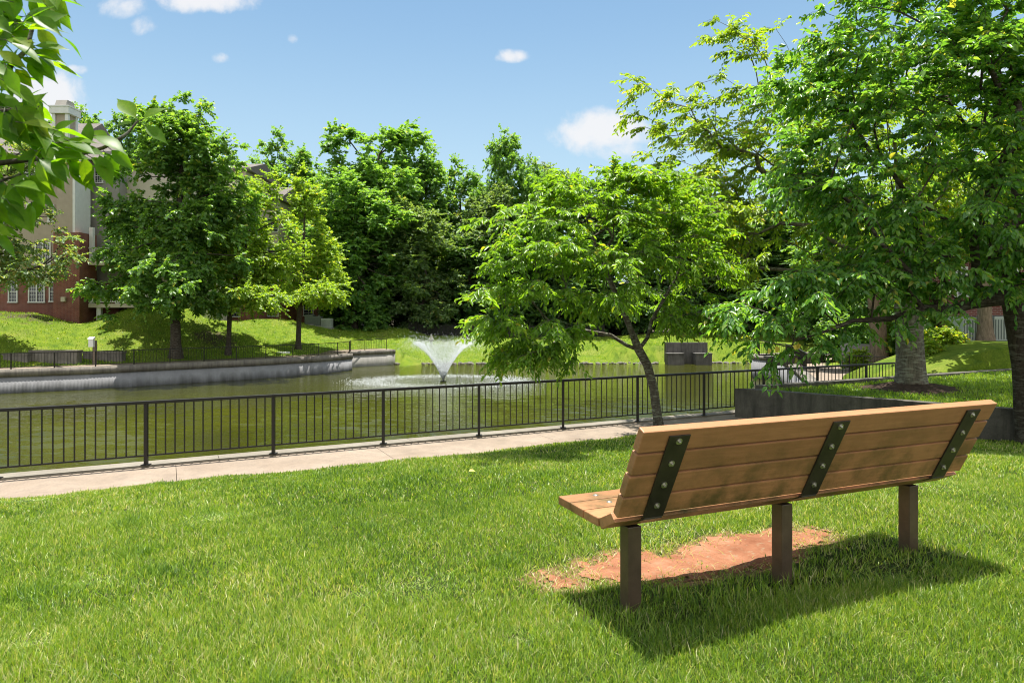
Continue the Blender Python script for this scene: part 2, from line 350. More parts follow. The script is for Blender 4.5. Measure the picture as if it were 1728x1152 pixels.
front = math_(nt, 'GREATER_THAN', sp.outputs[1], .05)
cmf = math_(nt, 'MULTIPLY', math_(nt, 'MULTIPLY', cm.outputs[0], front), .92)
skyc = mixc(nt, 1.0, sky.outputs[0], (.50, .55, .495), 'MULTIPLY')
hz = N(nt, 'MapRange', interpolation_type='SMOOTHSTEP'); hz.inputs[1].default_value = .46; hz.inputs[2].default_value = .05; hz.inputs[4].default_value = .62; nt.links.new(sp.outputs[2], hz.inputs[0])
skyc = mixc(nt, hz.outputs[0], skyc, (1.85, 2.28, 2.58))
# unseen white cloud fields added as fill light, overhead and behind the camera
ov = N(nt, 'MapRange', interpolation_type='SMOOTHSTEP'); ov.inputs[1].default_value = .50; ov.inputs[2].default_value = .66; nt.links.new(sp.outputs[2], ov.inputs[0])
bh = N(nt, 'MapRange', interpolation_type='SMOOTHSTEP'); bh.inputs[1].default_value = .05; bh.inputs[2].default_value = -.35; nt.links.new(sp.outputs[1], bh.inputs[0])
on = noise(nt, tc.outputs['Generated'], 4.0, 7, .6, .3)
of = math_(nt, 'MULTIPLY', math_(nt, 'MAXIMUM', math_(nt, 'MULTIPLY', ov.outputs[0], .35), math_(nt, 'MULTIPLY', bh.outputs[0], math_(nt, 'GREATER_THAN', sp.outputs[2], 0.0))), ramp(nt, on, [(.34, (0, 0, 0)), (.52, (1, 1, 1))]))
skyc = mixc(nt, of, skyc, (4.4, 4.3, 4.1))
final = mixc(nt, cmf, skyc, (2.75, 2.75, 2.8))
nt.links.new(final, bg.inputs[0]); nt.links.new(bg.outputs[0], out.inputs[0])
S.view_settings.view_transform = 'Standard'; S.view_settings.look = 'None'; S.view_settings.exposure = 1.5; S.view_settings.gamma = 1; S.view_settings.use_curve_mapping = False
S.render.engine = 'CYCLES'; cy = S.cycles
cy.filter_width = 1.05; cy.max_bounces = 8; cy.diffuse_bounces = 5; cy.glossy_bounces = 3; cy.transmission_bounces = 4; cy.transparent_max_bounces = 6; cy.use_denoising = True
cy.caustics_reflective = False; cy.caustics_refractive = False; cy.sample_clamp_indirect = 6

# ------------------------------------------------------------------ layout
RD = np.array([.8931, .4499]); RN = np.array([.4499, -.8931])   # along the near railing, and from it towards the camera
P0 = np.array([-5.43, 10.13]); ZW = -.9; ZWATER = -3.3; WALKW = 1.36; BAY = 1.80
def sstep(a, b, x):
    t = np.clip((np.asarray(x, float)-a)/(b-a), 0, 1); return t*t*(3-2*t)
def wob(x, y, s=1.0, k=0):
    return (np.sin(1.3*x*s+k+.7*y*s)+np.sin(.9*y*s-1.7*x*s*.6+2.1*k)+np.sin(2.3*x*s+1.9*y*s+k*1.3)*.6)/2.6
def lawn_w(X, Y): return (X-P0[0])*RN[0]+(Y-P0[1])*RN[1]-WALKW
def lawn_z(X, Y):
    w = lawn_w(X, Y)
    z = -.885+.80*(1-np.exp(-np.maximum(w, -1)/6.0))/(1-math.exp(-7.4/6.0))
    z = z-.42*sstep(3.2, 8.5, X)*sstep(5, 10, Y)
    z = z-.05*np.exp(-(((X-1.5)/1.1)**2+((Y-4.05)/.45)**2))
    return z+.022*wob(X, Y, 1.6)+.01*wob(X, Y, 5, 1)
# bare patch in front of the bench seat (world outline, soft edge)
BO = np.array([.4945, 3.207]); BT = .406; BX = np.array([math.cos(BT), math.sin(BT)]); BYd = np.array([-math.sin(BT), math.cos(BT)])
def dirt_f(X, Y):
    u = (X-BO[0])*BX[0]+(Y-BO[1])*BX[1]; g = (X-BO[0])*BYd[0]+(Y-BO[1])*BYd[1]
    c = .72-.03*(u-1.08); hw = .27-.05*np.abs(u-1.08)
    e = 1-np.sqrt(((u-1.10)/.98)**4+((g-c)/np.maximum(hw, .05))**2)
    return e+.42*wob(X, Y, 6, 3)+.24*wob(X, Y, 17, 5)+.2*wob(X, Y, 43, 7)+.12*wob(X, Y, 90, 2)
# ---- lawn sheet
xs = np.concatenate([np.linspace(-60, -14, 24)[:-1], np.arange(-14, -3, .25), np.arange(-3, 7, .09), np.arange(7, 17, .25), np.linspace(17, 60, 22)])
ys = np.concatenate([np.linspace(-40, -1, 20)[:-1], np.arange(-1, 1.8, .2), np.arange(1.8, 6.5, .09), np.arange(6.5, 17, .2), np.linspace(17, 40, 20)])
def grid(xs, ys, zf, keep=None):
    X, Y = np.meshgrid(xs, ys); Z = zf(X, Y); V = np.stack([X, Y, Z], -1).reshape(-1, 3)
    nx, ny = len(xs), len(ys); i = np.arange(nx*ny).reshape(ny, nx)
    Q = np.stack([i[:-1, :-1], i[:-1, 1:], i[1:, 1:], i[1:, :-1]], -1).reshape(-1, 4)
    if keep is not None:
        k = keep(V[:, 0], V[:, 1]); Q = Q[k[Q].all(1)]
        used = np.unique(Q); mp = -np.ones(len(V), int); mp[used] = np.arange(len(used)); V = V[used]; Q = mp[Q]
    return V, Q
C0 = np.array([4.89, 14.97]); DA = RD.copy(); DB = np.array([.762, -.648])
V, Q = grid(xs, ys, lambda X, Y: np.where(lawn_w(X, Y) < .02, -.96, lawn_z(X, Y)), lambda X, Y: lawn_w(X, Y) > -.45)
tag(link('lawn', np_mesh('lawn', V, [Q], True, {'dirt': np.clip((dirt_f(V[:, 0], V[:, 1])+.75)/.75, 0, 1)}), M['lawn']), 'sloping green lawn around the bench', None, None, 'structure')
# dirt sheet
gx = np.arange(-.6, 3.4, .014); gy = np.arange(3.2, 5.6, .014)
V, Q = grid(gx, gy, lambda X, Y: lawn_z(X, Y)+.006+.006*wob(X, Y, 23), lambda X, Y: dirt_f(X, Y) > -.02)
tag(link('dirt_path', np_mesh('dirt_path', V, [Q], True), M['dirt']), 'worn patch of bare red dirt in front of the bench', None, None, 'structure')

# ---- grass blades
def blades(X, Y, zf, L, Wd, tint, lean, name, label):
    n = len(X); Z = zf(X, Y); th = rng.uniform(0, 2*np.pi, n); ph = th+rng.normal(0, .8, n)
    side = np.stack([np.cos(th), np.sin(th), np.zeros(n)], 1); d = np.stack([np.cos(ph+1.57), np.sin(ph+1.57), np.zeros(n)], 1)
    b = np.stack([X, Y, Z-.004], 1); up = np.array([0, 0, 1.0])
    k = (lean*L)[:, None]; h = (L*np.sqrt(np.maximum(1-.6*lean**2, .2)))[:, None]; w = (Wd/2)[:, None]
    m1 = b+d*k*.3+up*h*.55; tip = b+d*k+up*h
    V = np.stack([b-side*w, b+side*w, m1+side*w*.8, m1-side*w*.8, tip], 1).reshape(-1, 3)
    o = np.arange(n)[:, None]*5
    me = np_mesh(name, V, [o+np.array([[0, 1, 2, 3]]), o+np.array([[3, 2, 4]])], False, {'tint': np.repeat(tint, 5)})
    return tag(link(name, me, M['blades']), label, None, None, 'stuff')
def scatter(n, y0, y1, over=1.12, power=1.0):
    """random ground spots inside the view cone between two distances"""
    Y = np.sqrt(rng.uniform(y0**2, y1**2, n)); X = rng.uniform(-.80, .80, n)*Y*over; return X, Y
Xs, Ys, Ws = [], [], []
for n, y0, y1, wd in [(160000, 1.9, 3.6, .0038), (200000, 3.6, 6.2, .0052), (150000, 6.2, 9.6, .009), (95000, 9.6, 14.0, .015)]:
    X, Y = scatter(n, y0, y1); Xs.append(X); Ys.append(Y); Ws.append(np.full(n, wd))
X = np.concatenate(Xs); Y = np.concatenate(Ys); Wd = np.concatenate(Ws)
wv = lawn_w(X, Y); df = dirt_f(X, Y)
inB = ((X-C0[0])*(-DB[1])+(Y-C0[1])*DB[0])      # >0 : behind the planter wall
k = (wv > -.03-.05*rng.random(len(X))) & (df < rng.normal(-.05, .36, len(X))) & ~((inB > -.12) & (X > 4.5))
ub = (X-BO[0])*BX[0]+(Y-BO[1])*BX[1]; gb = (X-BO[0])*BYd[0]+(Y-BO[1])*BYd[1]
under = (ub > -.1) & (ub < 2.5) & (gb > -.1) & (gb < .45)
k &= ~(under & (rng.random(len(X)) < .66))
X, Y, Wd, under, ub, gb = X[k], Y[k], Wd[k], under[k], ub[k], gb[k]
pat = wob(X, Y, 1.1, 2)*.5+wob(X, Y, 3.7, 4)*.35+wob(X, Y, 11, 6)*.25
L = .029+.021*rng.random(len(X))+.012*np.clip(pat, -1, 1)
L *= np.where(rng.random(len(X)) < .06, 1.6, 1); L *= np.where(df[k] > -.35, .55, 1)
long = np.exp(-((gb-.05)/.28)**2)*sstep(-.3, 0, ub)*(1-sstep(2.45, 2.8, ub)); L *= 1+.9*long*rng.random(len(X))
tint = np.clip(.45+.22*pat+.14*wob(X, Y, .55, 9)+rng.normal(0, .29, len(X))+np.where(rng.random(len(X)) < .05, .42, 0)+np.where(df[k] > -.35, .3, 0)*rng.random(len(X)), 0, 1)
lean = np.clip(np.abs(rng.normal(.55, .34, len(X))), 0, 1.2)
for q in range(70):                                   # coarse tufts, dry spots and trodden spots
    cy_ = math.sqrt(random.uniform(2.2**2, 9.5**2)); cx_ = random.uniform(-.8, .8)*cy_; rad = random.uniform(.05, .16)*(1+cy_*.12); g_ = np.exp(-((X-cx_)**2+(Y-cy_)**2)/rad**2)
    kd = q % 3
    if kd == 0: L *= 1+.75*g_; tint = np.clip(tint-.26*g_, 0, 1); lean = lean*(1+.3*g_)
    elif kd == 1: tint = np.clip(tint+.16*g_, 0, 1); L *= 1-.25*g_
    else: lean = np.clip(lean+.5*g_, 0, 1.25); L *= 1-.3*g_
blades(X, Y, lawn_z, L, Wd*rng.uniform(.7, 1.25, len(X)), tint, lean, 'grass', 'short mown grass blades covering the lawn by the bench')

n = 9000; X = rng.uniform(-.2, 3.2, n); Y = rng.uniform(3.2, 5.4, n); q = dirt_f(X, Y); k = (q > -.5) & (q < .75) & (rng.random(n) < np.where(q > .25, .25, .8))
X, Y = X[k], Y[k]; blades(X, Y, lambda a, b: lawn_z(a, b)+.014, rng.uniform(.02, .06, len(X)), np.full(len(X), .0035), np.clip(rng.normal(.92, .10, len(X)), .3, 1), rng.uniform(.95, 1.25, len(X)), 'dry_grass', 'straw coloured clippings around the bare dirt patch')
# ---- walk, kerb, pond
def strip(a0, a1, w0, w1, z0, z1, n, wig=0):
    mb = MB()
    for i in range(n):
        s0 = a0+(a1-a0)*i/n; s1 = a0+(a1-a0)*(i+1)/n-.007
        q = [P0+RD*s0+RN*w0, P0+RD*s1+RN*w0, P0+RD*s1+RN*w1, P0+RD*s0+RN*w1]; mb.poly(q, z0, z1)
    return mb
o = strip(-24, 12.6, .02, WALKW+.12, -1.15, ZW, 12).build('walkway', M['walk']); tag(o, 'pale concrete walkway between lawn and black railing', None, None, 'structure')
o = strip(-24, 26, -.30, .015, -1.3, ZW+.03, 16).build('kerb', M['kerb']); tag(o, 'raised concrete kerb under the black railing', None, None, 'structure')
V = []; n = 14                                               # crack across the walk
for i in range(n):
    f = i/(n-1); c = P0+RD*(-1.72+.06*math.sin(i*2.2)+.04*math.sin(i*5.1)-.25*f)+RN*(.35+(WALKW-.3)*f); w_ = .006+.016*abs(math.sin(i*3.3))
    V += [(*(c-RD*w_), ZW+.004), (*(c+RD*w_), ZW+.004)]
i = np.arange(n-1)*2; tag(link('walkway_crack', np_mesh('walkway_crack', V, [np.stack([i, i+1, i+3, i+2], 1)]), M['mulch']), 'thin crack across the concrete walkway', None, None, 'structure')
o = strip(-24, 26, -.26, -.02, -3.9, -1.3, 16).build('pond_edge_wall', M['planter']); tag(o, 'concrete wall dropping from the near railing into the pond', 'retaining wall')
wrng = np.random.default_rng(3); WV = []
for q in range(46):                                           # wind ripples: real waves near the railing, dying out with distance
    lam = math.exp(wrng.uniform(math.log(.26), math.log(1.5))); a = wrng.normal(1.45, .42); WV.append((2*math.pi/lam*math.cos(a), 2*math.pi/lam*math.sin(a), wrng.uniform(0, 6.28), .05*lam/6.28))
def waves(X, Y):
    h = np.zeros_like(X)
    for kx, ky, ph, am in WV: h += am*np.sin(kx*X+ky*Y+ph)
    g = .55+.45*wob(X, Y, .35, 3)+.35*wob(X, Y, 1.1, 8)
    return ZWATER+h*np.maximum(g, .1)*(1-sstep(28, 41, Y))*sstep(-30, -26, X)*(1-sstep(14, 17, X))*sstep(6, 8, Y)
V, Q = grid(np.concatenate([[-90, -60, -40], np.arange(-30, 17.2, .13), [24, 40, 60]]), np.concatenate([[5, 6], np.arange(7, 24, .055), np.arange(24, 41.2, .085), [46, 55, 65, 75]]), waves)
tag(link('water', np_mesh('water', V, [Q], True), M['water']), 'olive green pond water with fine ripples', None, None, 'structure')

# pond outline on its far side: x, y, wall flag (1 = retaining wall), height at edge, plateau height, ramp start, ramp end
PL = np.array([(-75, 14, 1, -1.95, 1.9, 2.6, 14), (-45, 30, 1, -1.95, 1.9, 2.6, 14), (-29.4, 39.2, 1, -1.95, 1.3, 2.6, 14), (-25.6, 41.3, 1, -1.95, .15, 2.4, 14.5), (-21.8, 44.6, 1, -1.95, .9, 1.8, 13),
               (-18.1, 47.6, 1, -1.97, 1.3, 2.0, 14), (-14.4, 51.6, 1, -2.0, 1.1, 2.0, 15), (-12.8, 54.7, 1, -2.0, .8, 2.0, 16), (-13.5, 58.2, 1, -2.0, .6, 2, 16), (-10.4, 60.8, .6, -2.2, -.3, .5, 14),
               (-8, 61, 0, -3.3, -1.2, 0, 12), (0, 61.4, 0, -3.3, -1.35, 0, 12), (13, 61.6, 0, -3.3, -1.25, 0, 12), (18, 62.4, 0, -3.3, -1.0, 0, 12), (26, 62, 0, -3.3, -1.0, 0, 12), (30, 58, .6, -2.4, -1.0, 1, 12),
               (28, 54, 1, -1.75, -1.2, 8, 16), (21, 52, 1, -1.75, -1.4, 9, 18), (17.6, 50.2, 1, -1.75, -1.5, 9, 20), (17.1, 48.4, 1, -1.75, -1.5, 9, 20), (18.2, 46.6, 1, -1.75, -1.6, 9, 20), (15.4, 37, 1, -1.75, -1.7, 9, 20), (12.8, 29, 1, -1.75, -1.75, 9, 20), (8.2, 17.4, 1, -1.75, -1.75, 9, 20)])
def pond_near(X, Y):
    """nearest place on the outline: signed distance (positive on land) and the outline's interpolated settings"""
    shp = X.shape; P = np.stack([X.ravel(), Y.ravel()], 1); best = np.full(len(P), 1e9); at_ = np.zeros((len(P), 5))
    for a, b in zip(PL[:-1], PL[1:]):
        d = b[:2]-a[:2]; t = np.clip(((P-a[:2])@d)/(d@d), 0, 1); q = a[:2]+t[:, None]*d; dd = np.hypot(*(P-q).T)
        k = dd < best; best[k] = dd[k]; at_[k] = (a[2:]+(b-a)[2:]*t[:, None])[k]
    poly = np.vstack([PL[:, :2], [[8.2, 17.0], [-40, -10]]]); ins = np.zeros(len(P), bool)
    for a, b in zip(poly, np.roll(poly, -1, 0)):
        c = ((a[1] > P[:, 1]) != (b[1] > P[:, 1])); xx = a[0]+(P[:, 1]-a[1])/(b[1]-a[1]+1e-12)*(b[0]-a[0]); ins ^= c & (P[:, 0] < xx)
    best[ins] *= -1
    return best.reshape(shp), at_.reshape(shp+(5,))
def terrain_z(X, Y):
    d, A = pond_near(X, Y); wl, z0, z1, r0, r1 = [A[..., i] for i in range(5)]
    land = z0+(z1-z0)*sstep(r0, r1, d)*(1)
    bank = z0+(z1-z0)*np.clip((d)/r1, 0, 1)**.85
    z = np.where(wl > .5, land-.03, bank)
    z = np.where((wl > .5) & (d < 1.0), -4.2, z)
    z = np.where((wl <= .5) & (d < 0), z0+d*.35, z)
    mound = 2.05*(1-sstep(6, 13, np.hypot(X-22, (Y-23)*1.3))); z = np.where((X > 9) & (d > 1), np.maximum(z, -1.75+mound), z)
    z = z+np.where(d > 2.5, .12*wob(X, Y, .35, 1)+.04*wob(X, Y, 1.3, 2), 0)
    side = (X-P0[0])*RN[0]+(Y-P0[1])*RN[1]
    z = np.where(side > -.3, -4.2, z)
    # sunlit knoll beside the left block
    z = z+np.where(wl > .5, 1.1*np.exp(-(((X+29.5)/2.8)**2+((Y-56)/4.2)**2))*sstep(2, 6, d), 0)
    return np.maximum(z, -5.0)
tx = np.concatenate([np.linspace(-400, -64, 16)[:-1], np.arange(-64, 44, .8), np.linspace(44, 400, 18)])
ty = np.concatenate([np.linspace(-60, 12, 12)[:-1], np.arange(12, 100, .8), np.linspace(100, 500, 18)])
V, Q = grid(tx, ty, terrain_z)
d, A = pond_near(V[:, 0], V[:, 1])
dark_ground = np.where((V[:, 0] > -11), sstep(11.5, 13.5, d), np.clip(sstep(20, 26, d)+np.exp(-(((V[:, 0]+23.0)/2.8)**2+((V[:, 1]-53)/2.6)**2))*.7+np.exp(-(((V[:, 0]+36)/4.2)**2+((V[:, 1]-50.5)/3.0)**2))*.62, 0, 1)); dark_ground = np.where(V[:, 0] > 12, np.where(V[:, 1] > 56, dark_ground, 0), dark_ground)  # far-left patch: bare soil, with the building's shade painted into its colour
tag(link('terrain', np_mesh('terrain', V, [Q], True, {'litter_shade': dark_ground}), M['terrain']), 'grassy banks and hillside around the pond', None, None, 'structure')

n = 130000; Y = rng.uniform(40, 74, n); X = rng.uniform(-46, 26, n); d, A = pond_near(X, Y); k = (np.abs(X/Y) < .80) & np.where(A[:, 0] > .5, (d > 2.8) & (d < 15) & (X < -9), (d > .4) & (d < 12.5) & (X > -11)); X, Y = X[k], Y[k]
blades(X, Y, terrain_z, rng.uniform(.08, .20, len(X)), rng.uniform(.02, .045, len(X)), np.clip(.5+.22*wob(X, Y, .9, 4)+rng.normal(0, .2, len(X)), 0, 1), np.clip(np.abs(rng.normal(.6, .3, len(X))), 0, 1.2), 'grass', 'grass on the far banks of the pond')
# ---- planter wall and upper lawn
def seg_wall(p, q, th, z0, z1, mb, inner):
    d = (q-p)/np.linalg.norm(q-p); n = np.array([-d[1], d[0]])*inner
    mb.poly([p, q, q+n*th, p+n*th], z0, z1)
mb = MB(); EA = C0+DA*16; EB = C0+DB*9.5
nA = np.array([DA[1], -DA[0]])*.22; nB = np.array([-DB[1], DB[0]])*.22
inn = C0+(DA+DB)/np.linalg.norm(DA+DB)*.42
mb.poly([C0, inn, EB+nB, EB], -1.35, -.276)
mb.poly([C0+DA*.6, EA, EA+nA, inn+DA*.3], -1.35, -.235)
tag(mb.build('planter_wall', M['planter']), 'dark stained concrete planter wall with a sharp corner behind the bench', 'retaining wall')
def upz(X, Y):
    a = (X-C0[0])*DA[0]+(Y-C0[1])*DA[1]
    return -.34+.02*wob(X, Y, 1.1)+.05*sstep(2, 9, np.hypot(X-C0[0], Y-C0[1]))
gx = np.arange(4.9, 26, .3); gy = np.arange(5, 26, .3)
def upin(X, Y, mrg=0.0):
    sa = (X-C0[0])*DA[1]-(Y-C0[1])*DA[0]; sb = -(X-C0[0])*DB[1]+(Y-C0[1])*DB[0]; return (sa > mrg) & (sb > mrg)
A_ = np.stack(np.meshgrid(np.linspace(.1, 17, 60), np.linspace(.1, 17, 60)), -1).reshape(-1, 2)
pts = C0+A_[:, :1]*DA+A_[:, 1:]*DB; i = np.arange(3600).reshape(60, 60)
Q = np.stack([i[:-1, :-1], i[:-1, 1:], i[1:, 1:], i[1:, :-1]], -1).reshape(-1, 4)
V = np.column_stack([pts, upz(pts[:, 0], pts[:, 1])]); V[A_[:, 1] > 11, 2] -= .5
tag(link('upper_lawn', np_mesh('upper_lawn', V, [Q], True), M['lawn']), 'raised lawn held by the planter wall', None, None, 'structure')
n = 90000; X = rng.uniform(4.9, 17, n); Y = rng.uniform(8, 22, n); k = upin(X, Y, .24) & (np.hypot((X-8.95)/1.0, (Y-15.3)/.95) > rng.normal(.95, .08, n)) & (X/Y < .86)
X, Y = X[k], Y[k]; pat = wob(X, Y, 1.1, 2)
blades(X, Y, upz, .055+.03*rng.random(len(X)), np.full(len(X), .016), np.clip(.42+.12*pat+rng.normal(0, .15, len(X)), 0, 1), np.clip(np.abs(rng.normal(.5, .25, len(X))), 0, 1), 'grass', 'grass on the raised lawn behind the planter wall')
# mulch ring
a = np.linspace(0, 2*np.pi, 40, endpoint=False); rr = np.linspace(0, 1, 10); V = []; 
for r in rr:
    for t_ in a:
        R = 1.02*r*(1+.08*math.sin(3*t_)+.05*math.sin(7*t_+1)); X = 8.95+R*math.cos(t_)*1.05; Y = 15.3+R*math.sin(t_)
        V.append((X, Y, float(upz(X, Y))+.004+.24*(1-r)**1.1*(1 if r < 1 else 0)+.012*random.uniform(-1, 1)*(r < 1)))
i = np.arange(400).reshape(10, 40); Q = np.stack([i[:-1], np.roll(i[:-1], -1, 1), np.roll(i[1:], -1, 1), i[1:]], -1).reshape(-1, 4)
tag(link('mulch', np_mesh('mulch', V, [Q]), M['mulch']), 'mound of dark bark mulch around the thick trunk', None, None, 'stuff')

# ------------------------------------------------------------------ park bench
bench = empty('park_bench', (BO[0], BO[1], -.1), BT)
tag(bench, 'tan plank park bench on brown steel legs, seen from behind on the lawn', 'bench')
TAU, PIT, TH, BL, ZB = .467, .1253, .045, 2.44, .526
def bp(t, n): return (0+t*-math.sin(TAU)+n*math.cos(TAU), ZB+t*math.cos(TAU)+n*math.sin(TAU))
for k in range(4):
    t0, t1 = k*PIT+.005, (k+1)*PIT-.0055; e = random.uniform(-.003, .003)
    MB().prism([bp(t0, 0), bp(t1, 0), bp(t1, TH), bp(t0, TH)], e, BL+e, .006).build('backrest_plank', M['lumber'], bench)
for a_, b_ in ((.176, .318), (.325, .465), (.472, .607)):
    e = random.uniform(-.003, .003); MB().box(e, BL+e, a_, b_, .441, .485, .005).build('seat_plank', M['lumber'], bench)
MB().prism([(.171, .484), (.057, .541), (.018, .505), (.150, .436)], 0, BL, .004).build('seat_plank', M['lumber'], bench)
for u in (.198, 1.204, 2.238):
    hw = .058
    br = MB().prism([bp(-.01, -.009), bp(3.74*PIT, -.009), bp(3.74*PIT, -.0005), bp(-.01, -.0005)], u-hw, u+hw, .0025)
    br.prism([bp(-.01, -.009), (-.004, ZB-.02), (.20, .4235), (.56, .4235), (.56, .4325), (.20, .4325), (.01, ZB-.012), bp(-.005, 0)], u-.05, u+.05)
    br = br.build('bracket', M['bracket'], bench)
    for k in range(4):
        b = MB(); c = bp((k+.5)*PIT, -.009); nx = (-math.cos(TAU), -math.sin(TAU))
        def pt(d): return (u, c[0]+nx[0]*d, c[1]+nx[1]*d)
        b.cyl(pt(-.001), pt(.003), .0165, None, 18); b.cyl(pt(.003), pt(.010), .0105, .0098, 6); b.cyl(pt(.010), pt(.014), .0062, .0055, 10)
        b.build('bolt', M['bolt'], br)
    lg = MB().box(u-.039, u+.039, .19-.039, .19+.039, -.35, .4225, .004)
    lg.build('leg', M['leg'], bench)
    for y in (.248, .395, .54):
        b = MB(); b.ball((u, y, .4855), .013, 2, (1, 1, .45)); b.cyl((u, y, .484), (u, y, .4865), .016, None, 16); b.build('bolt', M['bolt'], bench, True)

# ------------------------------------------------------------------ railings
def railing(root, pts, zf, H, npick, bays_parts, post_r=.024, pick_r=.0105, low=.14):
    """pts: post positions; zf: floor height"""
    topm, botm = MB(), MB(); picks = []
    for i, p in enumerate(pts):
        z = zf(i); MB().box(p[0]-.055, p[0]+.055, p[1]-.055, p[1]+.055, z, z+.012).box(p[0]-post_r, p[0]+post_r, p[1]-post_r, p[1]+post_r, z+.012, z+H-.045).build('post', M['rail'], root)
    for i in range(len(pts)-1):
        p, q = np.array(pts[i]), np.array(pts[i+1]); d = q-p; Ld = np.linalg.norm(d); ang = math.atan2(d[1], d[0]); za, zb = zf(i), zf(i+1); sl = math.atan2(zb-za, Ld)
        R = Matrix.Translation((p[0], p[1], za)) @ Matrix.Rotation(ang, 4, 'Z') @ Matrix.Rotation(-sl, 4, 'Y')
        Le = Ld/math.cos(sl)
        topm.box(0 if i else -.03, Le-.001 if i < len(pts)-2 else Le+.03, -.032, .032, H-.045, H, .006, R)
        botm.box(.023, Le-.023, -.010, .010, low-.011, low+.011, 0, R)
        for k in range(npick):
            f = (k+1)/(npick+1); pp = p+d*f; z = za+(zb-za)*f; picks.append((pp, z))
    topm.build('top_rail', M['rail'], root); botm.build('bottom_rail', M['rail'], root)
    me = None; rest = MB(); nrest = 0
    for j, (pp, z) in enumerate(picks):
        if j < bays_parts:
            if me is None:
                o = MB().cyl((0, 0, low+.011), (0, 0, H-.045), pick_r, None, 6).build('picket', M['rail'], root); me = o.data
            else: o = link('picket', me, None, root)
            o.location = (pp[0], pp[1], z)
        else: rest.cyl((pp[0], pp[1], z+low+.011), (pp[0], pp[1], z+H-.045), pick_r, None, 5); nrest += 1
    if nrest: tag(rest.build('pickets', M['rail'], root), None, None, None, 'stuff')
    else: rest.bm.free()
r1 = empty('metal_railing', (0, 0, 0)); tag(r1, 'black metal picket railing in front, along the near concrete walkway', 'railing')
railing(r1, [P0+RD*BAY*i for i in range(-1, 11)], lambda i: ZW+.03 if i else ZW+.03, .95, 13, 100)

# far retaining wall along the left shore
def along(pts, step):
    out = []
    for a, b in zip(pts[:-1], pts[1:]):
        n = max(1, int(round(np.linalg.norm(b-a)/step))); out += [a+(b-a)*i/n for i in range(n)]
    return np.array(out+[pts[-1]])
def offset(pts, d):
    t = np.gradient(pts, axis=0); t /= np.linalg.norm(t, axis=1)[:, None]; return pts+np.stack([t[:, 1], -t[:, 0]], 1)*d   # + : towards the water (right of travel)
def ribbon_wall(name, pts, z0, z1, th, mat, parent, flute=0.0, step=.09):
    P = along(np.array(pts, float), step); n = len(P); fl = np.where(np.arange(n) % 2 == 0, 0, flute) if flute else np.zeros(n)
    t = np.gradient(P, axis=0); t /= np.linalg.norm(t, axis=1)[:, None]; nr = np.stack([t[:, 1], -t[:, 0]], 1)
    Fp = P+nr*fl[:, None]; Bp = P-nr*th
    V = np.vstack([np.column_stack([Fp, np.full(n, z0)]), np.column_stack([Fp, np.full(n, z1)]), np.column_stack([Bp, np.full(n, z1)]), np.column_stack([Bp, np.full(n, z0)])])
    i = np.arange(n-1); Q = [np.stack([i+k*n, i+1+k*n, i+1+((k+1) % 4)*n, i+((k+1) % 4)*n], 1) for k in range(4)]
    Q.append(np.array([[0, n, 2*n, 3*n], [n-1, 4*n-1, 3*n-1, 2*n-1]]))
    return link(name, np_mesh(name, V, Q), mat, parent)
WL = PL[:8, :2]
fw = empty('retaining_wall', tuple(WL[3])+(ZWATER,)); fw.location = (0, 0, 0)
tag(fw, 'long pale fluted concrete retaining wall along the left shore', 'retaining wall')
ribbon_wall('wall_face', WL, -4.2, -2.36, .35, M['flute'], fw, .016)
ribbon_wall('coping', offset(along(WL, 1.0), .07), -2.36, -1.93, .55, M['coping'], fw, 0, 1.0)
fw2 = empty('retaining_wall'); tag(fw2, 'short pale wall running into the far bank behind the fluted wall', 'retaining wall')
ribbon_wall('wall_face', PL[7:10, :2]+np.array([[-.9, 3.2], [0, 0], [0, 0]]), -4.2, -2.30, .35, M['pale'], fw2, 0, 1)
ribbon_wall('coping', offset(along(PL[7:10, :2]+np.array([[-.9, 3.2], [0, 0], [0, 0]]), 1.0), .06), -2.30, -1.95, .5, M['coping'], fw2, 0, 1)
# walk behind it
PW = along(np.vstack([WL, PL[8:10, :2]]), 1.0); n = len(PW); a_ = offset(PW, -.42); b_ = offset(PW, -2.5)
V = np.vstack([np.column_stack([a_, np.full(n, -1.955)]), np.column_stack([b_, np.full(n, -1.955)]), np.column_stack([b_, np.full(n, -2.6)])]); i = np.arange(n-1)
tag(link('path', np_mesh('path', V, [np.stack([i, i+1, i+1+n, i+n], 1), np.stack([i+n, i+1+n, i+1+2*n, i+2*n], 1)]), M['walk']), 'concrete path behind the far retaining wall', None, None, 'structure')
r2 = empty('metal_railing'); tag(r2, 'thin black railing along the top of the far retaining wall', 'railing')
FP = along(offset(along(np.vstack([PL[1:8, :2], PL[8:10, :2]]), 1.0), -.25), 1.0)
seglen = np.concatenate([[0], np.cumsum(np.linalg.norm(np.diff(FP, axis=0), axis=1))]); ss = np.arange(6, seglen[-1], 2.1)
pp = np.stack([np.interp(ss, seglen, FP[:, 0]), np.interp(ss, seglen, FP[:, 1])], 1)
railing(r2, list(pp), lambda i: -1.94, .95, 12, 100, .026, .010, .10)

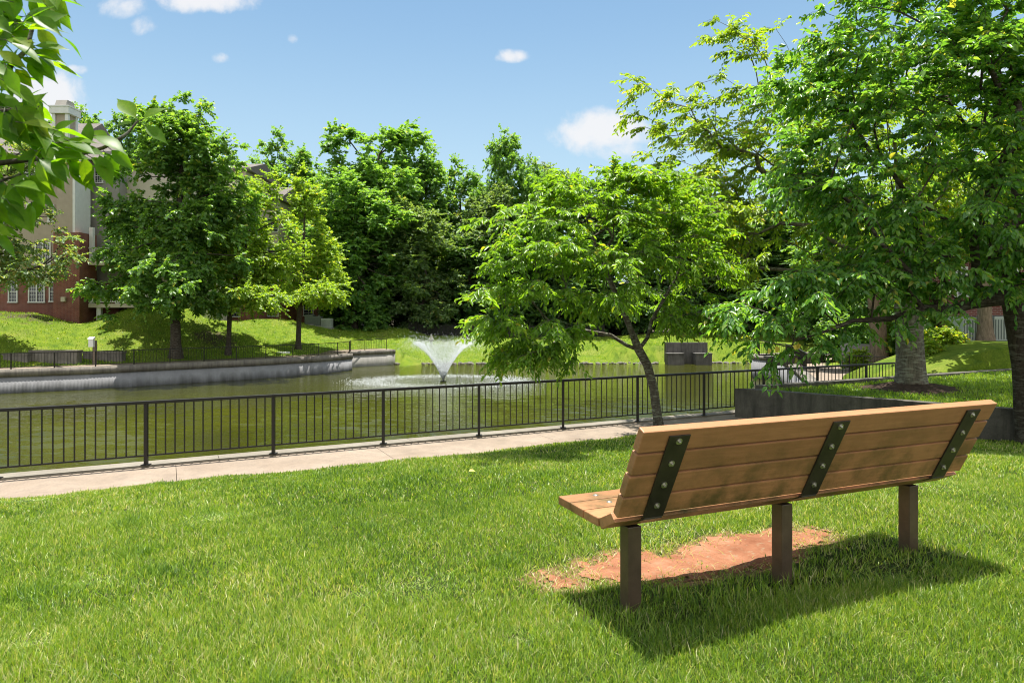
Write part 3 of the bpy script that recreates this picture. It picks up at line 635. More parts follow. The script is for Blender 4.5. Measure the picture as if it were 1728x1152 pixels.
# right-hand plaza with its curved wall and railing
RW = PL[16:24, :2]
fr = empty('retaining_wall'); tag(fr, 'curved fluted wall at the right shore, seen through the near railing', 'retaining wall')
ribbon_wall('wall_face', RW, -4.2, -1.95, .35, M['flute'], fr, .016); ribbon_wall('coping', offset(along(RW, .8), .07), -1.95, -1.70, .5, M['coping'], fr, 0, .8)
P_ = along(RW, 1.0); n = len(P_); a_ = offset(P_, -.40); b_ = offset(P_, -5.2)
V = np.vstack([np.column_stack([a_, np.full(n, -1.735)]), np.column_stack([b_, np.full(n, -1.735)])]); i = np.arange(n-1)
tag(link('plaza', np_mesh('plaza', V, [np.stack([i, i+1, i+1+n, i+n], 1)]), M['walk']), 'pale paved terrace at the right shore', None, None, 'structure')
r3 = empty('metal_railing'); tag(r3, 'dark railing crossing the terrace beyond the planter, left of the thick trunk', 'railing')
q = along(np.array([(17.9, 50), (17.5, 48.3), (18.7, 46.6), (17.2, 41), (15.6, 36.2), (18.6, 33), (23, 30.5)]), 2.0)
railing(r3, list(q), lambda i: -1.735, .95, 12, 100, .026, .010, .10)
cw = empty('curved_wall', (19.6, 38.2, -1.74)); tag(cw, 'pale rounded concrete planter wall standing on the terrace', 'wall')
th_ = np.linspace(math.radians(170), math.radians(330), 24); mb = MB()
mb.poly([(1.15*math.cos(t), 1.15*math.sin(t)) for t in th_]+[(.9*math.cos(t), .9*math.sin(t)) for t in th_[::-1]], 0, 1.38); mb.build('wall_face', M['pale'], cw)
MB().poly([(.88*math.cos(t), .88*math.sin(t)) for t in np.linspace(0, 6.28, 20)[:-1]], .2, 1.3).build('soil', M['mulch'], cw)
lw = MB().poly([(14.9, 39.5), (19.5, 42.5), (19.4, 42.8), (14.8, 39.8)], -1.74, -1.3).poly([(14.8, 39.4), (19.6, 42.4), (19.4, 42.9), (14.7, 39.9)], -1.3, -1.18).build('low_wall', M['weir']); tag(lw, 'dark low concrete wall behind the terrace railing', 'wall')

# outlet box on the far bank
ob = empty('outlet_structure', (0, 0, 0)); tag(ob, 'dark concrete outlet block at the far water edge, right of the leaning tree', 'outlet')
x0, x1 = (1122-CX)/F*61.6, (1195-CX)/F*61.6
MB().box(x0+.1, x1-.05, 61.6, 62.3, -3.8, -1.38).build('headwall', M['weir'], ob)
MB().box(x0, x0+1.45, 60.4, 61.59, -3.8, -2.38).box(x0-.03, x0+1.48, 60.36, 61.59, -2.38, -2.27).build('wing_wall', M['weir'], ob)
MB().box(x1-1.45, x1, 60.4, 61.59, -3.8, -2.38).box(x1-1.48, x1+.03, 60.36, 61.59, -2.38, -2.27).build('wing_wall', M['weir'], ob)
r4 = empty('metal_railing'); tag(r4, 'small pale railing on top of the concrete outlet block', 'railing')
railing(r4, [(x0+.5+i*(x1-x0-.7)/2, 61.9) for i in range(3)], lambda i: -1.38, .85, 9, 100, .025, .012, .1)
# stones at the far water edge
bases = []
for s in range(5):
    mb = MB(); mb.ball((0, 0, 0), 1, 2, (random.uniform(.9, 1.3), random.uniform(.7, 1), random.uniform(.5, .75)), .13); o = mb.build('rock', M['rock'])
    bases.append(o.data)
    bpy.data.objects.remove(o)
edge = along(PL[9:15, :2], .30); j = 0
for p in edge:
    for rep in range(2 if random.random() < .55 else 1):
        if x0-.3 < p[0] < x1+.3: continue
        o = link('rock', bases[j % 5]); r = random.uniform(.10, .24); o.location = (p[0]+random.uniform(-.15, .15), p[1]+random.uniform(-.1, .4), ZWATER+random.uniform(-.02, .08))
        o.scale = (r, r, r); o.rotation_euler = (random.uniform(-.3, .3), random.uniform(-.3, .3), random.uniform(0, 6)); j += 1
        tag(o, 'grey riprap stone in the row along the far water edge', 'rock', 'riprap stones at the far water edge')

# ------------------------------------------------------------------ fountain
fc = at(748, 643, ground_y(643, ZWATER)); fo = empty('fountain', (fc[0], fc[1], ZWATER)); tag(fo, 'white fountain spraying a V of droplets above the pond', 'fountain')
def drops(name, P, D, r, el):
    n = len(P); T = np.array([[1, 0, -.35], [-.5, .87, -.35], [-.5, -.87, -.35], [0, 0, 1.0]])
    D = D/np.linalg.norm(D, axis=1)[:, None]; a = np.cross(D, np.array([.3, .9, .2])); a /= np.linalg.norm(a, axis=1)[:, None]; b = np.cross(D, a)
    V = P[:, None, :]+r[:, None, None]*(T[None, :, :1]*a[:, None]+T[None, :, 1:2]*b[:, None]+el*T[None, :, 2:]*D[:, None])
    o = np.arange(n)[:, None]*4
    return link(name, np_mesh(name, V.reshape(-1, 3), [np.concatenate([o+np.array([[0, 2, 1]]), o+np.array([[0, 1, 3]]), o+np.array([[1, 2, 3]]), o+np.array([[2, 0, 3]])])]), M['drops'], fo)
def jets(n, tmin, tmax, sv, rs, pw=1.0):
    t = tmin+(tmax-tmin)*rng.random(n)**pw; ph = rng.uniform(0, 2*np.pi, n); vz = 7.05*(1+rng.normal(0, sv, n)); vr = 3.05*(1+rng.normal(0, sv*1.6, n))
    r = .05+vr*t; z = np.maximum(vz*t-4.9*t*t, .0)+.12
    P = np.stack([r*np.cos(ph), r*np.sin(ph), z], 1); D = np.stack([vr*np.cos(ph), vr*np.sin(ph), vz-9.8*t+1e-3], 1)
    return P, D, rng.uniform(*rs, n)
P, D, r = jets(15000, .0, .64, .022, (.008, .024), 1.5); P2, D2, r2_ = jets(2600, .4, .95, .05, (.009, .022)); P3, D3, r3_ = jets(1600, .9, 1.5, .09, (.004, .010))
tag(drops('spray', np.vstack([P, P2, P3]), np.vstack([D, D2, D3]), np.concatenate([r, r2_, r3_]), 2.0), None, None, None, None)
n = 7000; ph = rng.uniform(0, 6.283, n); rr = np.abs(rng.normal(4.8, .85, n)); P = np.stack([rr*np.cos(ph)*1.06, rr*np.sin(ph)*.74, np.abs(rng.normal(0, .05, n))], 1)
drops('splash_ring', P, np.tile([0, 0, 1.0], (n, 1))+rng.normal(0, .3, (n, 3)), rng.uniform(.008, .030, n), 1.0)
MB().cyl((0, 0, -.25), (0, 0, .02), .24, .2, 20).cyl((0, 0, .02), (0, 0, .12), .05, .04, 12).build('nozzle', M['rail'], fo)

# ------------------------------------------------------------------ trees
def tubes(chains):
    """chains: list of (points (n,3), radii (n), sides) -> one mesh's arrays"""
    V, Q, o = [], [], 0
    for P, R, s in chains:
        P = np.asarray(P, float); n = len(P)
        if n < 2: continue
        T = np.gradient(P, axis=0); T /= np.linalg.norm(T, axis=1)[:, None]+1e-9
        a = np.cross(T[0], [0.31, .95, .05]); a /= np.linalg.norm(a)+1e-9; ang = np.arange(s)*2*np.pi/s
        for i in range(n):
            a = a-T[i]*(a@T[i]); a /= np.linalg.norm(a)+1e-9; b = np.cross(T[i], a)
            V.append(P[i]+R[i]*(np.cos(ang)[:, None]*a+np.sin(ang)[:, None]*b))
        i, k = np.meshgrid(np.arange(n-1), np.arange(s), indexing='ij'); k2 = (k+1) % s
        Q.append((o+np.stack([i*s+k, i*s+k2, (i+1)*s+k2, (i+1)*s+k], -1)).reshape(-1, 4)); o += n*s
    return np.vstack(V), np.vstack(Q)
def unit(v): return v/(np.linalg.norm(v, axis=-1, keepdims=True)+1e-9)
def skeleton(trunk, centers, curl=.12, pen=.35, step=.5, sag=0.0, limbs=()):
    """joins every cluster centre to the nearest good spot of the growing tree"""
    nodes = [np.array(p, float) for p in trunk]; par = [-1]+list(range(len(trunk)-1)); plen = [0.0]
    for i in range(1, len(nodes)): plen.append(plen[-1]+np.linalg.norm(nodes[i]-nodes[i-1])*.45)
    ok0 = max(1, int(len(trunk)*.5)); tips = []
    pin = list(np.array(plen)+1e6*(np.arange(len(plen)) < ok0))
    for lb in limbs:
        q = int(np.argmin([np.linalg.norm(x-lb[0]) for x in nodes[:len(trunk)]])); base_l = plen[q]
        for j_, p in enumerate(lb[1:]):
            nodes.append(np.array(p)); par.append(q); pin.append(base_l+.1*j_); q = len(nodes)-1
    order = np.argsort(np.linalg.norm(centers-np.array(trunk[-1]), axis=1))
    cap = len(nodes)+len(centers)*6+10; NA = np.zeros((cap, 3)); PA = np.zeros(cap); n = len(nodes); NA[:n] = nodes; PA[:n] = pin
    for ci in order:
        c = centers[ci]; d = NA[:n]-c; dist = np.sqrt((d*d).sum(1)); cost = dist+pen*PA[:n]+np.maximum(d[:, 2], 0)*.5
        j = int(np.argmin(cost)); L = dist[j]; m = max(1, min(5, int(L/step))); a = NA[j].copy(); prev = j
        side = rng.normal(0, 1, 3)*curl*L
        for i in range(1, m+1):
            f = i/m; p = a+(c-a)*f+side*math.sin(math.pi*f)*.5+np.array([0, 0, sag*L*math.sin(math.pi*f)])
            NA[n] = p; PA[n] = PA[prev]+L/m; par.append(prev); prev = n; n += 1
        tips.append(prev)
    return NA[:n], np.array(par), np.array(tips)
def branch_mesh(NA, par, r0, rt, ntrunk, p=2.3, sides=(9, 6, 4), rmin=0.0):
    n = len(NA); acc = np.zeros(n); ch = [[] for _ in range(n)]
    for i in range(n-1, 0, -1): ch[par[i]].append(i)
    for i in range(n-1, -1, -1):
        if not ch[i]: acc[i] = 1
        if par[i] >= 0: acc[par[i]] += acc[i]
    R = rt*acc**(1/p); R = R*(r0/R[0])**np.clip(np.log(np.maximum(R, rt)/rt)/max(math.log(R[0]/rt), 1e-6), 0, 1)
    chains, done, stack = [], np.zeros(n, bool), [(0, -1)]
    while stack:
        i, pa = stack.pop(); pts = [] if pa < 0 else [pa]; rad = [] if pa < 0 else [R[i]]; cur = i
        while True:
            pts.append(cur); rad.append(R[cur])
            if not ch[cur]: break
            big = max(ch[cur], key=lambda q: acc[q]+(1e6 if q < ntrunk else 0))
            for q in ch[cur]:
                if q != big: stack.append((q, cur))
            cur = big
        if max(rad) < rmin: continue
        s = sides[0] if max(rad) > r0*.45 else sides[1] if max(rad) > r0*.15 else sides[2]
        chains.append((NA[pts], np.array(rad), s))
    return chains, R
LEAF6 = np.array([[0, 0, 0], [.24, .36, .07], [.50, .62, .06], [0, 1.0, 0], [-.50, .62, .06], [-.24, .36, .07]])  # reordered below
def leaf_mesh(P, A, Nn, L, Wd, tint, droop=.18):
    """folded two-face leaves; P base, A axis, Nn face normal"""
    A = unit(A); Sd = unit(np.cross(A, Nn)); Nn = np.cross(Sd, A); n = len(P)
    T = np.array([[0, 0, 0], [.5, .30, .16], [.42, .66, .12], [0, 1, -droop], [-.42, .66, .12], [-.5, .30, .16]])
    V = P[:, None]+L[:, None, None]*(T[None, :, 1:2]*A[:, None]+T[None, :, 2:]*.9*Nn[:, None])+Wd[:, None, None]*T[None, :, :1]*Sd[:, None]
    o = np.arange(n)[:, None]*6
    return V.reshape(-1, 3), np.concatenate([o+np.array([[0, 1, 2, 3]]), o+np.array([[0, 3, 4, 5]])]), np.repeat(tint, 6)
def sprays(C, outd, T, k, tl, leafL, asp, drop, spread=.9, flat=.5):
    """T twigs at each cluster, k leaves along each; returns leaf arrays and the twig end points"""
    n = len(C); o = np.repeat(C, T, 0); od = np.repeat(outd, T, 0)
    d = unit(od*spread+unit(rng.normal(0, 1, (n*T, 3))*np.array([1, 1, flat]))); d[:, 2] -= drop*.35; d = unit(d); ln = tl*rng.uniform(.55, 1.25, n*T)
    f = (np.arange(k)+.6)/k; f = f[None, :]+rng.uniform(-.3, .3, (n*T, k))/k
    P = o[:, None]+d[:, None]*(ln[:, None]*f)[..., None]; P[..., 2] -= (drop*.35*ln[:, None]*f**2)
    sd = unit(np.cross(d, np.array([0, 0, 1.0]))+rng.normal(0, .15, d.shape)); sg = np.where(np.arange(k) % 2, 1, -1)[None, :, None]
    A = d[:, None]*.75+sd[:, None]*sg*.75+rng.normal(0, .22, (n*T, k, 3)); A[..., 2] -= drop*rng.uniform(.4, 1.3, (n*T, k))
    Nn = np.zeros((n*T, k, 3)); Nn[..., 2] = 1; Nn += rng.normal(0, .38, Nn.shape)
    P, A, Nn = P.reshape(-1, 3), A.reshape(-1, 3), Nn.reshape(-1, 3); m = len(P); L = leafL*rng.uniform(.65, 1.2, m)
    return P, A, Nn, L, L*asp*rng.uniform(.8, 1.15, m), (o, d, ln)
def in_lobes(lobes, n, shell=.45, voids=.0, vs=1.0, seed=0):
    """points in a union of ellipsoids (cx,cy,cz,rx,ry,rz), pushed towards their skins"""
    lobes = np.array(lobes, float); v = lobes[:, 3]*lobes[:, 4]*lobes[:, 5]; w = v**.75; w /= w.sum(); res = []
    while sum(map(len, res)) < n:
        j = rng.choice(len(lobes), n, p=w); u = unit(rng.normal(0, 1, (n, 3))); r = rng.random(n)**shell
        P = lobes[j, :3]+u*r[:, None]*lobes[j, 3:]
        if voids:
            q = np.sin(P[:, 0]*2.1*vs+seed)+np.sin(P[:, 1]*1.8*vs+2*seed)+np.sin(P[:, 2]*2.6*vs+3*seed)+np.sin((P[:, 0]+P[:, 2])*1.3*vs+seed)
            P = P[q > voids-2.2+rng.normal(0, .4, len(P))]
        res.append(P)
    return np.vstack(res)[:n]
def tree(name, label, cat, base, trunk, r0, lobes, nclu, T, k, tl, leafL, asp, mat, bark, drop=.5, group=None, rt=.006, twigs=False, shell=.45, voids=.6, vs=1.0, seed=1, tintb=.5, flat=.5, spread=.9, step=.5, pen=.35, rmin=0.0, flare=1.5, jit=.2, extra=None, limbs=None):
    base = np.array(base, float); root = empty(name, base); tag(root, label, cat, group)
    C = in_lobes(lobes, nclu, shell, voids, vs, seed)-base; tr = np.array(trunk, float)-base
    tr = along(tr, .35) if np.linalg.norm(tr[-1]-tr[0]) < 8 else along(tr, .8)
    if extra is not None: C = np.vstack([C, np.array(extra)-base])
    NA, par, tips = skeleton(tr, C, .12, pen, step, .05, [along(np.array(l), .35)-base for l in (limbs or [])])
    chains, R = branch_mesh(NA, par, r0, rt, len(tr), rmin=rmin)
    P_, R_, s_ = chains[0]; hgt = P_[:, 2]-P_[0, 2]; R_ = R_*(1+(flare-1)*np.exp(-np.maximum(hgt, 0)/(r0*1.6))); chains[0] = (np.vstack([P_[0]-np.array([0, 0, .35]), P_]), np.concatenate([[R_[0]*1.05], R_]), 12)
    cen = C.mean(0); tp = NA[tips]; pt = NA[par[tips]]; od = unit(unit(tp-pt)*.7+unit(tp-cen-np.array([0, 0, .2]))*.6)
    P, A, Nn, L, Wd, tw = sprays(tp, od, T, k, tl, leafL, asp, drop, spread, flat)
    if twigs:
        o, d, ln = tw; e = o+d*ln[:, None]*.95; mid = (o+e)/2+np.array([0, 0, .02]); e[:, 2] -= drop*.3*ln
        chains += [(np.stack([o[i], mid[i], e[i]]), np.array([rt*.8, rt*.6, rt*.3]), 3) for i in range(len(o))]
    Vb, Qb = tubes(chains); link('trunk', np_mesh('trunk', Vb, [Qb], True), bark, root)
    cl = np.repeat(rng.normal(0, .10, len(tp)*T), k)
    zt = (P[:, 2]-P[:, 2].min())/(np.ptp(P[:, 2])+1e-6)
    tint = np.clip(tintb+cl+rng.normal(0, jit, len(P)), 0, 1)
    V, Q, ti = leaf_mesh(P, A, Nn, L, Wd, tint); link('crown', np_mesh('crown', V, [Q], False, {'tint': ti}), mat, root)
    return root
def L3(px, py, rx, ry, Y, rd=None):
    c = at(px, py, Y); s = Y/F; return (c[0], c[1], c[2], rx*s, (rd if rd else rx*s*.9), ry*s)

# leaning cherry beside the walk
Y = 12.0; bz = float(lawn_z(np.array(2.60), np.array(12.0)))
tree('cherry_tree', 'small leaning cherry tree with drooping bright leaves, rooted beside the walkway', 'tree', (2.60, 12.0, bz),
     [(2.60, 12.0, bz), at(1109, 700, 12), at(1103, 655, 12), at(1092, 615, 12), at(1078, 590, 12)], .078,
     [L3(*q, 12.2-2.1*sstep(-1150, -900, -q[0])+random.uniform(-.4, .4), q[2]/F*12*1.15) for q in [(1060, 310, 75, 20), (965, 325, 90, 22), (1130, 325, 90, 22), (895, 372, 80, 22), (1020, 372, 120, 24), (1160, 385, 85, 26), (850, 425, 65, 20), (960, 432, 115, 26), (1090, 435, 110, 28), (1190, 450, 62, 28), (875, 485, 88, 22), (1000, 495, 115, 24), (1120, 498, 95, 26), (840, 540, 60, 16), (930, 550, 88, 22), (1165, 528, 70, 20), (880, 585, 72, 18), (945, 592, 40, 12)]],
     400, 6, 11, .36, .098, .44, M['leaf_cherry'], M['bark_cherry'], .55, None, .0035, True, .55, .2, 1.6, 1, .5, .2, 1.1, .3, .3, 0, 1.5, .2, None, [[at(1085, 600, 12), at(1030, 565, 11.9), at(970, 555, 11.8), at(900, 580, 11.7)], [at(1085, 600, 12), at(1100, 540, 12.1), at(1140, 470, 12.3), at(1165, 400, 12.4)], [at(1078, 590, 12), at(1050, 520, 11.9), at(1010, 430, 11.8), at(980, 340, 11.8)]])
# thick trunked tree in the mulch ring
Y = 15.3; b = np.array([8.95, 15.3, float(upz(8.95, 15.3))])
tree('shade_tree', 'thick grey trunked tree in the mulch ring, branches reaching far left', 'tree', b,
     [b, at(1536, 600, 15.3), at(1534, 540, 15.3), at(1528, 470, 15.3), at(1520, 400, 15.3)], .275,
     [L3(1270, 255, 150, 100, 15), L3(1400, 200, 170, 130, 15), L3(1330, 390, 170, 85, 14.6), L3(1550, 290, 200, 170, 16), L3(1235, 330, 130, 70, 14.6), L3(1700, 260, 160, 160, 16), L3(1210, 420, 90, 70, 14.8), L3(1180, 215, 95, 50, 14.6, 1.0), L3(1130, 270, 60, 45, 14.6, .7), L3(1120, 180, 60, 40, 14.8, .6), L3(1290, 130, 80, 50, 15, .9), L3(1240, 60, 50, 30, 15, .5), L3(1180, 340, 110, 60, 15), L3(1300, 310, 150, 60, 15.5)],
     720, 5, 9, .42, .118, .46, M['leaf_back'], M['bark_grey'], .6, None, .005, True, .5, .9, 1.2, 3, .5, .35, 1.0, .35, .3, 0, 1.35, .2, [at(x_, y_, 14.7+random.uniform(-.5, .5)) for x_, y_ in ((1070, 135), (1100, 150), (1130, 165), (1160, 185), (1200, 205), (1055, 200), (1090, 215), (1130, 230), (1210, 35), (1240, 50), (1270, 70), (1290, 100), (1220, 130), (1250, 150), (1185, 140), (1150, 245), (1100, 262), (1210, 250), (1310, 50), (1180, 300), (1085, 142), (1230, 90), (1170, 225))])
# big tree at the right edge
b = np.array([8.72, 11.35, float(lawn_z(np.array(8.72), np.array(11.35)))])
tree('shade_tree', 'large dark green tree with rough trunk at the right edge, before the planter wall', 'tree', b,
     [b, at(1738, 690, 11.35), at(1733, 620, 11.3), at(1722, 550, 11.3), at(1714, 500, 11.2), at(1708, 470, 11.2)], .21,
     [L3(1700, 120, 230, 200, 11.2), L3(1500, 170, 190, 170, 11), L3(1420, 330, 150, 110, 10.6), L3(1600, 392, 190, 125, 10.8), L3(1370, 470, 130, 62, 10.3, 1.0), L3(1480, 455, 150, 66, 10.6), L3(1720, 415, 130, 78, 10.4), L3(1850, 240, 200, 220, 11.5), L3(1600, -60, 260, 120, 11.2), L3(1290, 525, 85, 36, 10.0, .7), L3(1400, 110, 110, 90, 11, 1.2), L3(1350, 270, 70, 70, 10.8, .8), L3(1670, 250, 110, 200, 10.0, .6), L3(1560, 120, 120, 110, 10.1, .6), L3(1700, 60, 90, 90, 10.0, .5)],
     860, 5, 11, .40, .112, .50, M['leaf_big'], M['bark_dark'], .55, None, .0045, True, .5, .8, 1.3, 5, .45, .35, 1.0, .35, .28, 0, 1.5, .24, [at(x_+random.uniform(-14, 14), y_+random.uniform(-16, 12), 10.2+random.uniform(-.4, .4)) for x_, y_ in ((1330, 585), (1300, 598), (1270, 580), (1360, 570), (1390, 580), (1420, 556), (1460, 548), (1250, 555), (1500, 540), (1220, 530), (1340, 560), (1540, 530), (1580, 520), (1620, 520))], [[at(1712, 500, 11.2), at(1660, 505, 10.9), at(1610, 522, 10.8), at(1560, 521, 10.6), at(1500, 538, 10.5), at(1440, 541, 10.4), at(1390, 560, 10.2), at(1340, 575, 10.1)]])

yl = np.array([at(x_, y_, 9.9) for x_, y_ in ((1296, 588), (1309, 583), (1338, 583), (1347, 577), (1352, 581), (1412, 470), (1440, 452))]); n = len(yl); qroot = bpy.data.objects['shade_tree.001']
V, Q, ti = leaf_mesh(yl-np.array(qroot.location), np.column_stack([rng.normal(0, .5, n), rng.normal(0, .5, n), rng.uniform(-1.0, -.4, n)]), np.column_stack([rng.normal(0, .3, n), -np.ones(n), .5*np.ones(n)]), rng.uniform(.10, .14, n), rng.uniform(.06, .08, n), np.full(n, .5))
link('yellow_leaves', np_mesh('yellow_leaves', V, [Q]), M['yellow_leaf'], qroot)
# far shore trees on the left hillside
def tz(X, Y): return float(terrain_z(np.array([[X]]), np.array([[Y]]))[0, 0])
def shore_tree(label, px, py, Y, top, lobes, r0, nclu, mat, leafL=.27, T=6, k=9, tl=.85, tint=.5, fork=None, bark='bark_dark', name='maple_tree', voids=.7, shell=.5, group=None, flat=.7, drop=.35, pen=.4):
    b = at(px, py, Y); b[2] = tz(b[0], Y)
    path = [b]+[at(x, y, Y) for x, y in fork]
    return tree(name, label, 'tree', b, path, r0, [L3(*l) for l in lobes], nclu, T, k, tl, leafL, .85, mat, M[bark], drop, group, .02, False, shell, voids, .55, px % 7, tint, flat, .7, 1.0, pen, .03, 1.6)
shore_tree('tall broad maple on the left hillside with the thickest trunk there', 297, 583, 47.5, 160, [(320, 235, 75, 72, 47.5), (270, 290, 60, 65, 47.5), (355, 290, 62, 90, 48), (310, 380, 85, 75, 47.5), (215, 370, 35, 22, 47), (350, 420, 70, 65, 47), (275, 475, 70, 50, 46.5), (170, 485, 42, 14, 46.5), (330, 500, 60, 30, 46.5), (265, 200, 35, 30, 48), (365, 205, 42, 38, 48), (200, 520, 40, 12, 46), (225, 430, 50, 20, 46.5), (200, 345, 38, 22, 47), (222, 280, 40, 28, 47.5), (400, 330, 40, 50, 48), (310, 390, 90, 60, 51.5), (250, 400, 60, 40, 53), (300, 455, 75, 40, 44.2), (250, 500, 60, 22, 44)],
           .33, 800, M['leaf_maple'], .25, T=8, k=9, fork=[(296, 540), (297, 480), (300, 400), (305, 310), (310, 240)], voids=1.0)
shore_tree('rounded yellow green tree between the tall maple and the slim tree', 385, 557, 50.5, 290, [(420, 400, 75, 80, 50.5), (440, 350, 45, 60, 51), (380, 450, 65, 60, 50), (450, 460, 55, 60, 50.5), (420, 500, 55, 25, 50), (360, 500, 40, 30, 50), (430, 500, 62, 24, 47), (470, 420, 40, 50, 50), (430, 420, 66, 50, 54), (385, 470, 60, 36, 55)],
           .17, 420, M['leaf_yellow'], .21, T=7, k=9, fork=[(388, 520), (395, 490), (410, 440), (420, 390)])
shore_tree('slim bright green tree with a narrow pointed top, on the hillside left of the fountain', 503, 558, 57, 275, [(515, 330, 24, 60, 57), (515, 400, 35, 60, 57), (530, 460, 55, 40, 57), (505, 480, 42, 30, 57), (545, 490, 42, 24, 56.5), (555, 420, 22, 22, 57), (540, 490, 48, 20, 53.5), (525, 440, 46, 36, 60.5)],
           .2, 300, M['leaf_yellow'], .22, T=7, k=9, fork=[(505, 525), (508, 490), (512, 430), (515, 340)])
shore_tree('pale leaved tree at the left edge, half hiding the brick block', -60, 560, 44, 330, [(20, 420, 90, 50, 44), (100, 400, 45, 30, 44), (40, 460, 60, 22, 43.5), (-60, 400, 90, 90, 44), (110, 440, 30, 18, 43.5), (60, 250, 60, 35, 45), (10, 300, 70, 40, 45), (30, 360, 60, 30, 44)],
           .35, 270, M['leaf_grey'], .2, fork=[(-55, 500), (-45, 450), (-30, 400)], tint=.7)
# forest: six kinds of crown, copied with their own size and turn
def forest_proto(i, mat, slim, nclu, leafL):
    H = 20.0; lobes = []; rs = np.random.RandomState(20+i)
    for q in range(13):
        f = .10+.84*q/12; w = math.sqrt(max(1-((f-.56)/.50)**2, .22))*slim*rs.uniform(.85, 1.1); a = q*2.4+rs.uniform(-.5, .5); rr = w*rs.uniform(.35, .62)
        lobes.append((rr*math.cos(a), rr*math.sin(a), H*f-1.6, w*rs.uniform(.55, .78), w*rs.uniform(.55, .78), rs.uniform(2.0, 2.9)))
    t = [(0, 0, 0), (.1, 0, 4), (.2, .1, 8), (.1, .2, 12), (0, .1, 16)]
    return tree('forest_tree', 'x', 'tree', (0, 0, 0), t, .34, lobes, nclu, 8, 9, 1.05, leafL, .85, mat, M['bark_dark'], .35, 'trees of the wood behind the pond', .03, False, .5, .9, .5, i*1.7, .5, .7, .7, 1.2, .4, .04, 1.4)
protos = [forest_proto(0, M['leaf_forest'], 5.4, 540, .33), forest_proto(1, M['leaf_forest'], 4.2, 420, .32), forest_proto(2, M['leaf_grey'], 5.0, 470, .32), forest_proto(3, M['leaf_forest'], 6.2, 640, .34), forest_proto(4, M['leaf_dark'], 4.8, 480, .33)]
used = set()
def forest(px, top, Y, halfw, kind, label, base=None):
    X = (px-CX)/F*Y; z = tz(X, Y); Hh = CAMZ+(HY-top)/F*Y-z
    o = protos[kind]
    if kind in used: o = copy_tree(o)
    used.add(kind); sw = {0: 5.6, 1: 4.4, 2: 5.0, 3: 6.4, 4: 4.8}[kind]
    s = 1.12*halfw/F*Y/sw; o.location = (X, Y, z-.1); o.scale = (s, s, Hh/19.6); o.rotation_euler = (0, 0, random.uniform(0, 6.28)); tag(o, label, 'tree', 'trees of the wood behind the pond')
for a_ in [(640, 196, 82, 108, 3, 'broadest and tallest crown of the wood, left of the fountain'), (482, 224, 86, 52, 1, 'slender tree of the wood rising behind the slim bright tree'),
           (598, 278, 73, 82, 0, 'dense green tree in front of the tallest crown of the wood'), (430, 268, 96, 55, 1, 'distant tree just right of the tall maple top'),
           (775, 268, 86, 46, 1, 'narrow tree of the wood between the tallest crown and the twin topped tree'), (856, 218, 82, 58, 3, 'twin topped open tree of the wood above the leaning cherry'),
           (940, 260, 88, 62, 2, 'grey green tree of the wood right of the twin topped tree'), (1005, 284, 84, 55, 4, 'dark tree of the wood below the largest cloud'),
           (715, 330, 75, 62, 2, 'pale grey green tree right above the fountain spray'), (790, 385, 77, 55, 4, 'dark tree directly right of the pale grey green tree'),
           (880, 390, 79, 70, 0, 'tree of the wood hidden behind the left half of the leaning cherry'), (975, 400, 78, 70, 4, 'dark tree of the wood hidden behind the middle of the leaning cherry'),
           (1070, 330, 82, 70, 0, 'tree of the wood showing above the leaning cherry'), (1150, 350, 80, 75, 2, 'grey tree of the wood right of the leaning cherry top'),
           (1240, 350, 78, 85, 4, 'dark tree of the wood above the outlet block'), (1330, 340, 80, 90, 0, 'tree of the wood behind the middle of the large dark tree'),
           (1430, 370, 70, 95, 4, 'dark tree of the wood behind the terrace railing'), (1540, 380, 66, 95, 0, 'tree of the wood behind the thick grey trunk'), (1660, 330, 64, 110, 4, 'dark tree of the wood behind the right brick wall'),
           (200, 168, 84, 62, 3, 'tree rising behind the left roof next to the chimney'), (150, 190, 90, 45, 1, 'dark narrow tree directly right of the chimney'), (718, 250, 86, 52, 1, 'slender tree of the wood at the right shoulder of the tallest crown'), (520, 290, 88, 55, 0, 'tree of the wood filling in behind the slim bright tree top'), (905, 300, 80, 60, 0, 'tree of the wood between the twin topped and grey green trees'), (820, 300, 79, 50, 2, 'pale tree of the wood left below the twin topped tree'), (20, 190, 90, 90, 4, 'dark tree behind the left roof at the left edge'), (330, 240, 96, 70, 0, 'tree of the wood behind the tall maple'),
           (560, 330, 92, 60, 4, 'dark tree of the wood behind the slim bright tree'), (680, 420, 84, 50, 4, 'low dark tree under the tallest crown of the wood'), (1750, 250, 90, 120, 3, 'tree beyond the right building')]:
    forest(*a_)
# understory
def bush(label, px, py, Y, rx, ry, mat, n=70, leafL=.3, group=None, name='shrub', tint=.5, T=5, k=8):
    c = at(px, py, Y); zb = tz(c[0], Y) if Y > 21 else float(upz(c[0], Y)); s = Y/F; b = (c[0], Y, zb); h = max(c[2]+ry*s-zb, .3)
    lo = [(c[0]+random.uniform(-.35, .35)*rx*s, Y+random.uniform(-.3, .3)*rx*s, zb+h*random.uniform(.35, .6), rx*s*random.uniform(.55, .85), rx*s*.7, h*.42) for _ in range(5)]
    o = tree(name, label, 'shrub' if name == 'shrub' else 'plant', b, [b, (c[0], Y, zb+h*.25)], .05, lo, n, T, k, leafL*2.2, leafL, .8, mat, M['bark_dark'], .3, group, .006, False, .5, .3, 1.0, px % 5, tint, .8, .6, .6, .3, .004, 1.2)
    [setattr(c_, 'name', 'stems') for c_ in o.children if c_.name.startswith('trunk')]; [setattr(c_, 'name', 'foliage') for c_ in o.children if c_.name.startswith('crown')]
    return o
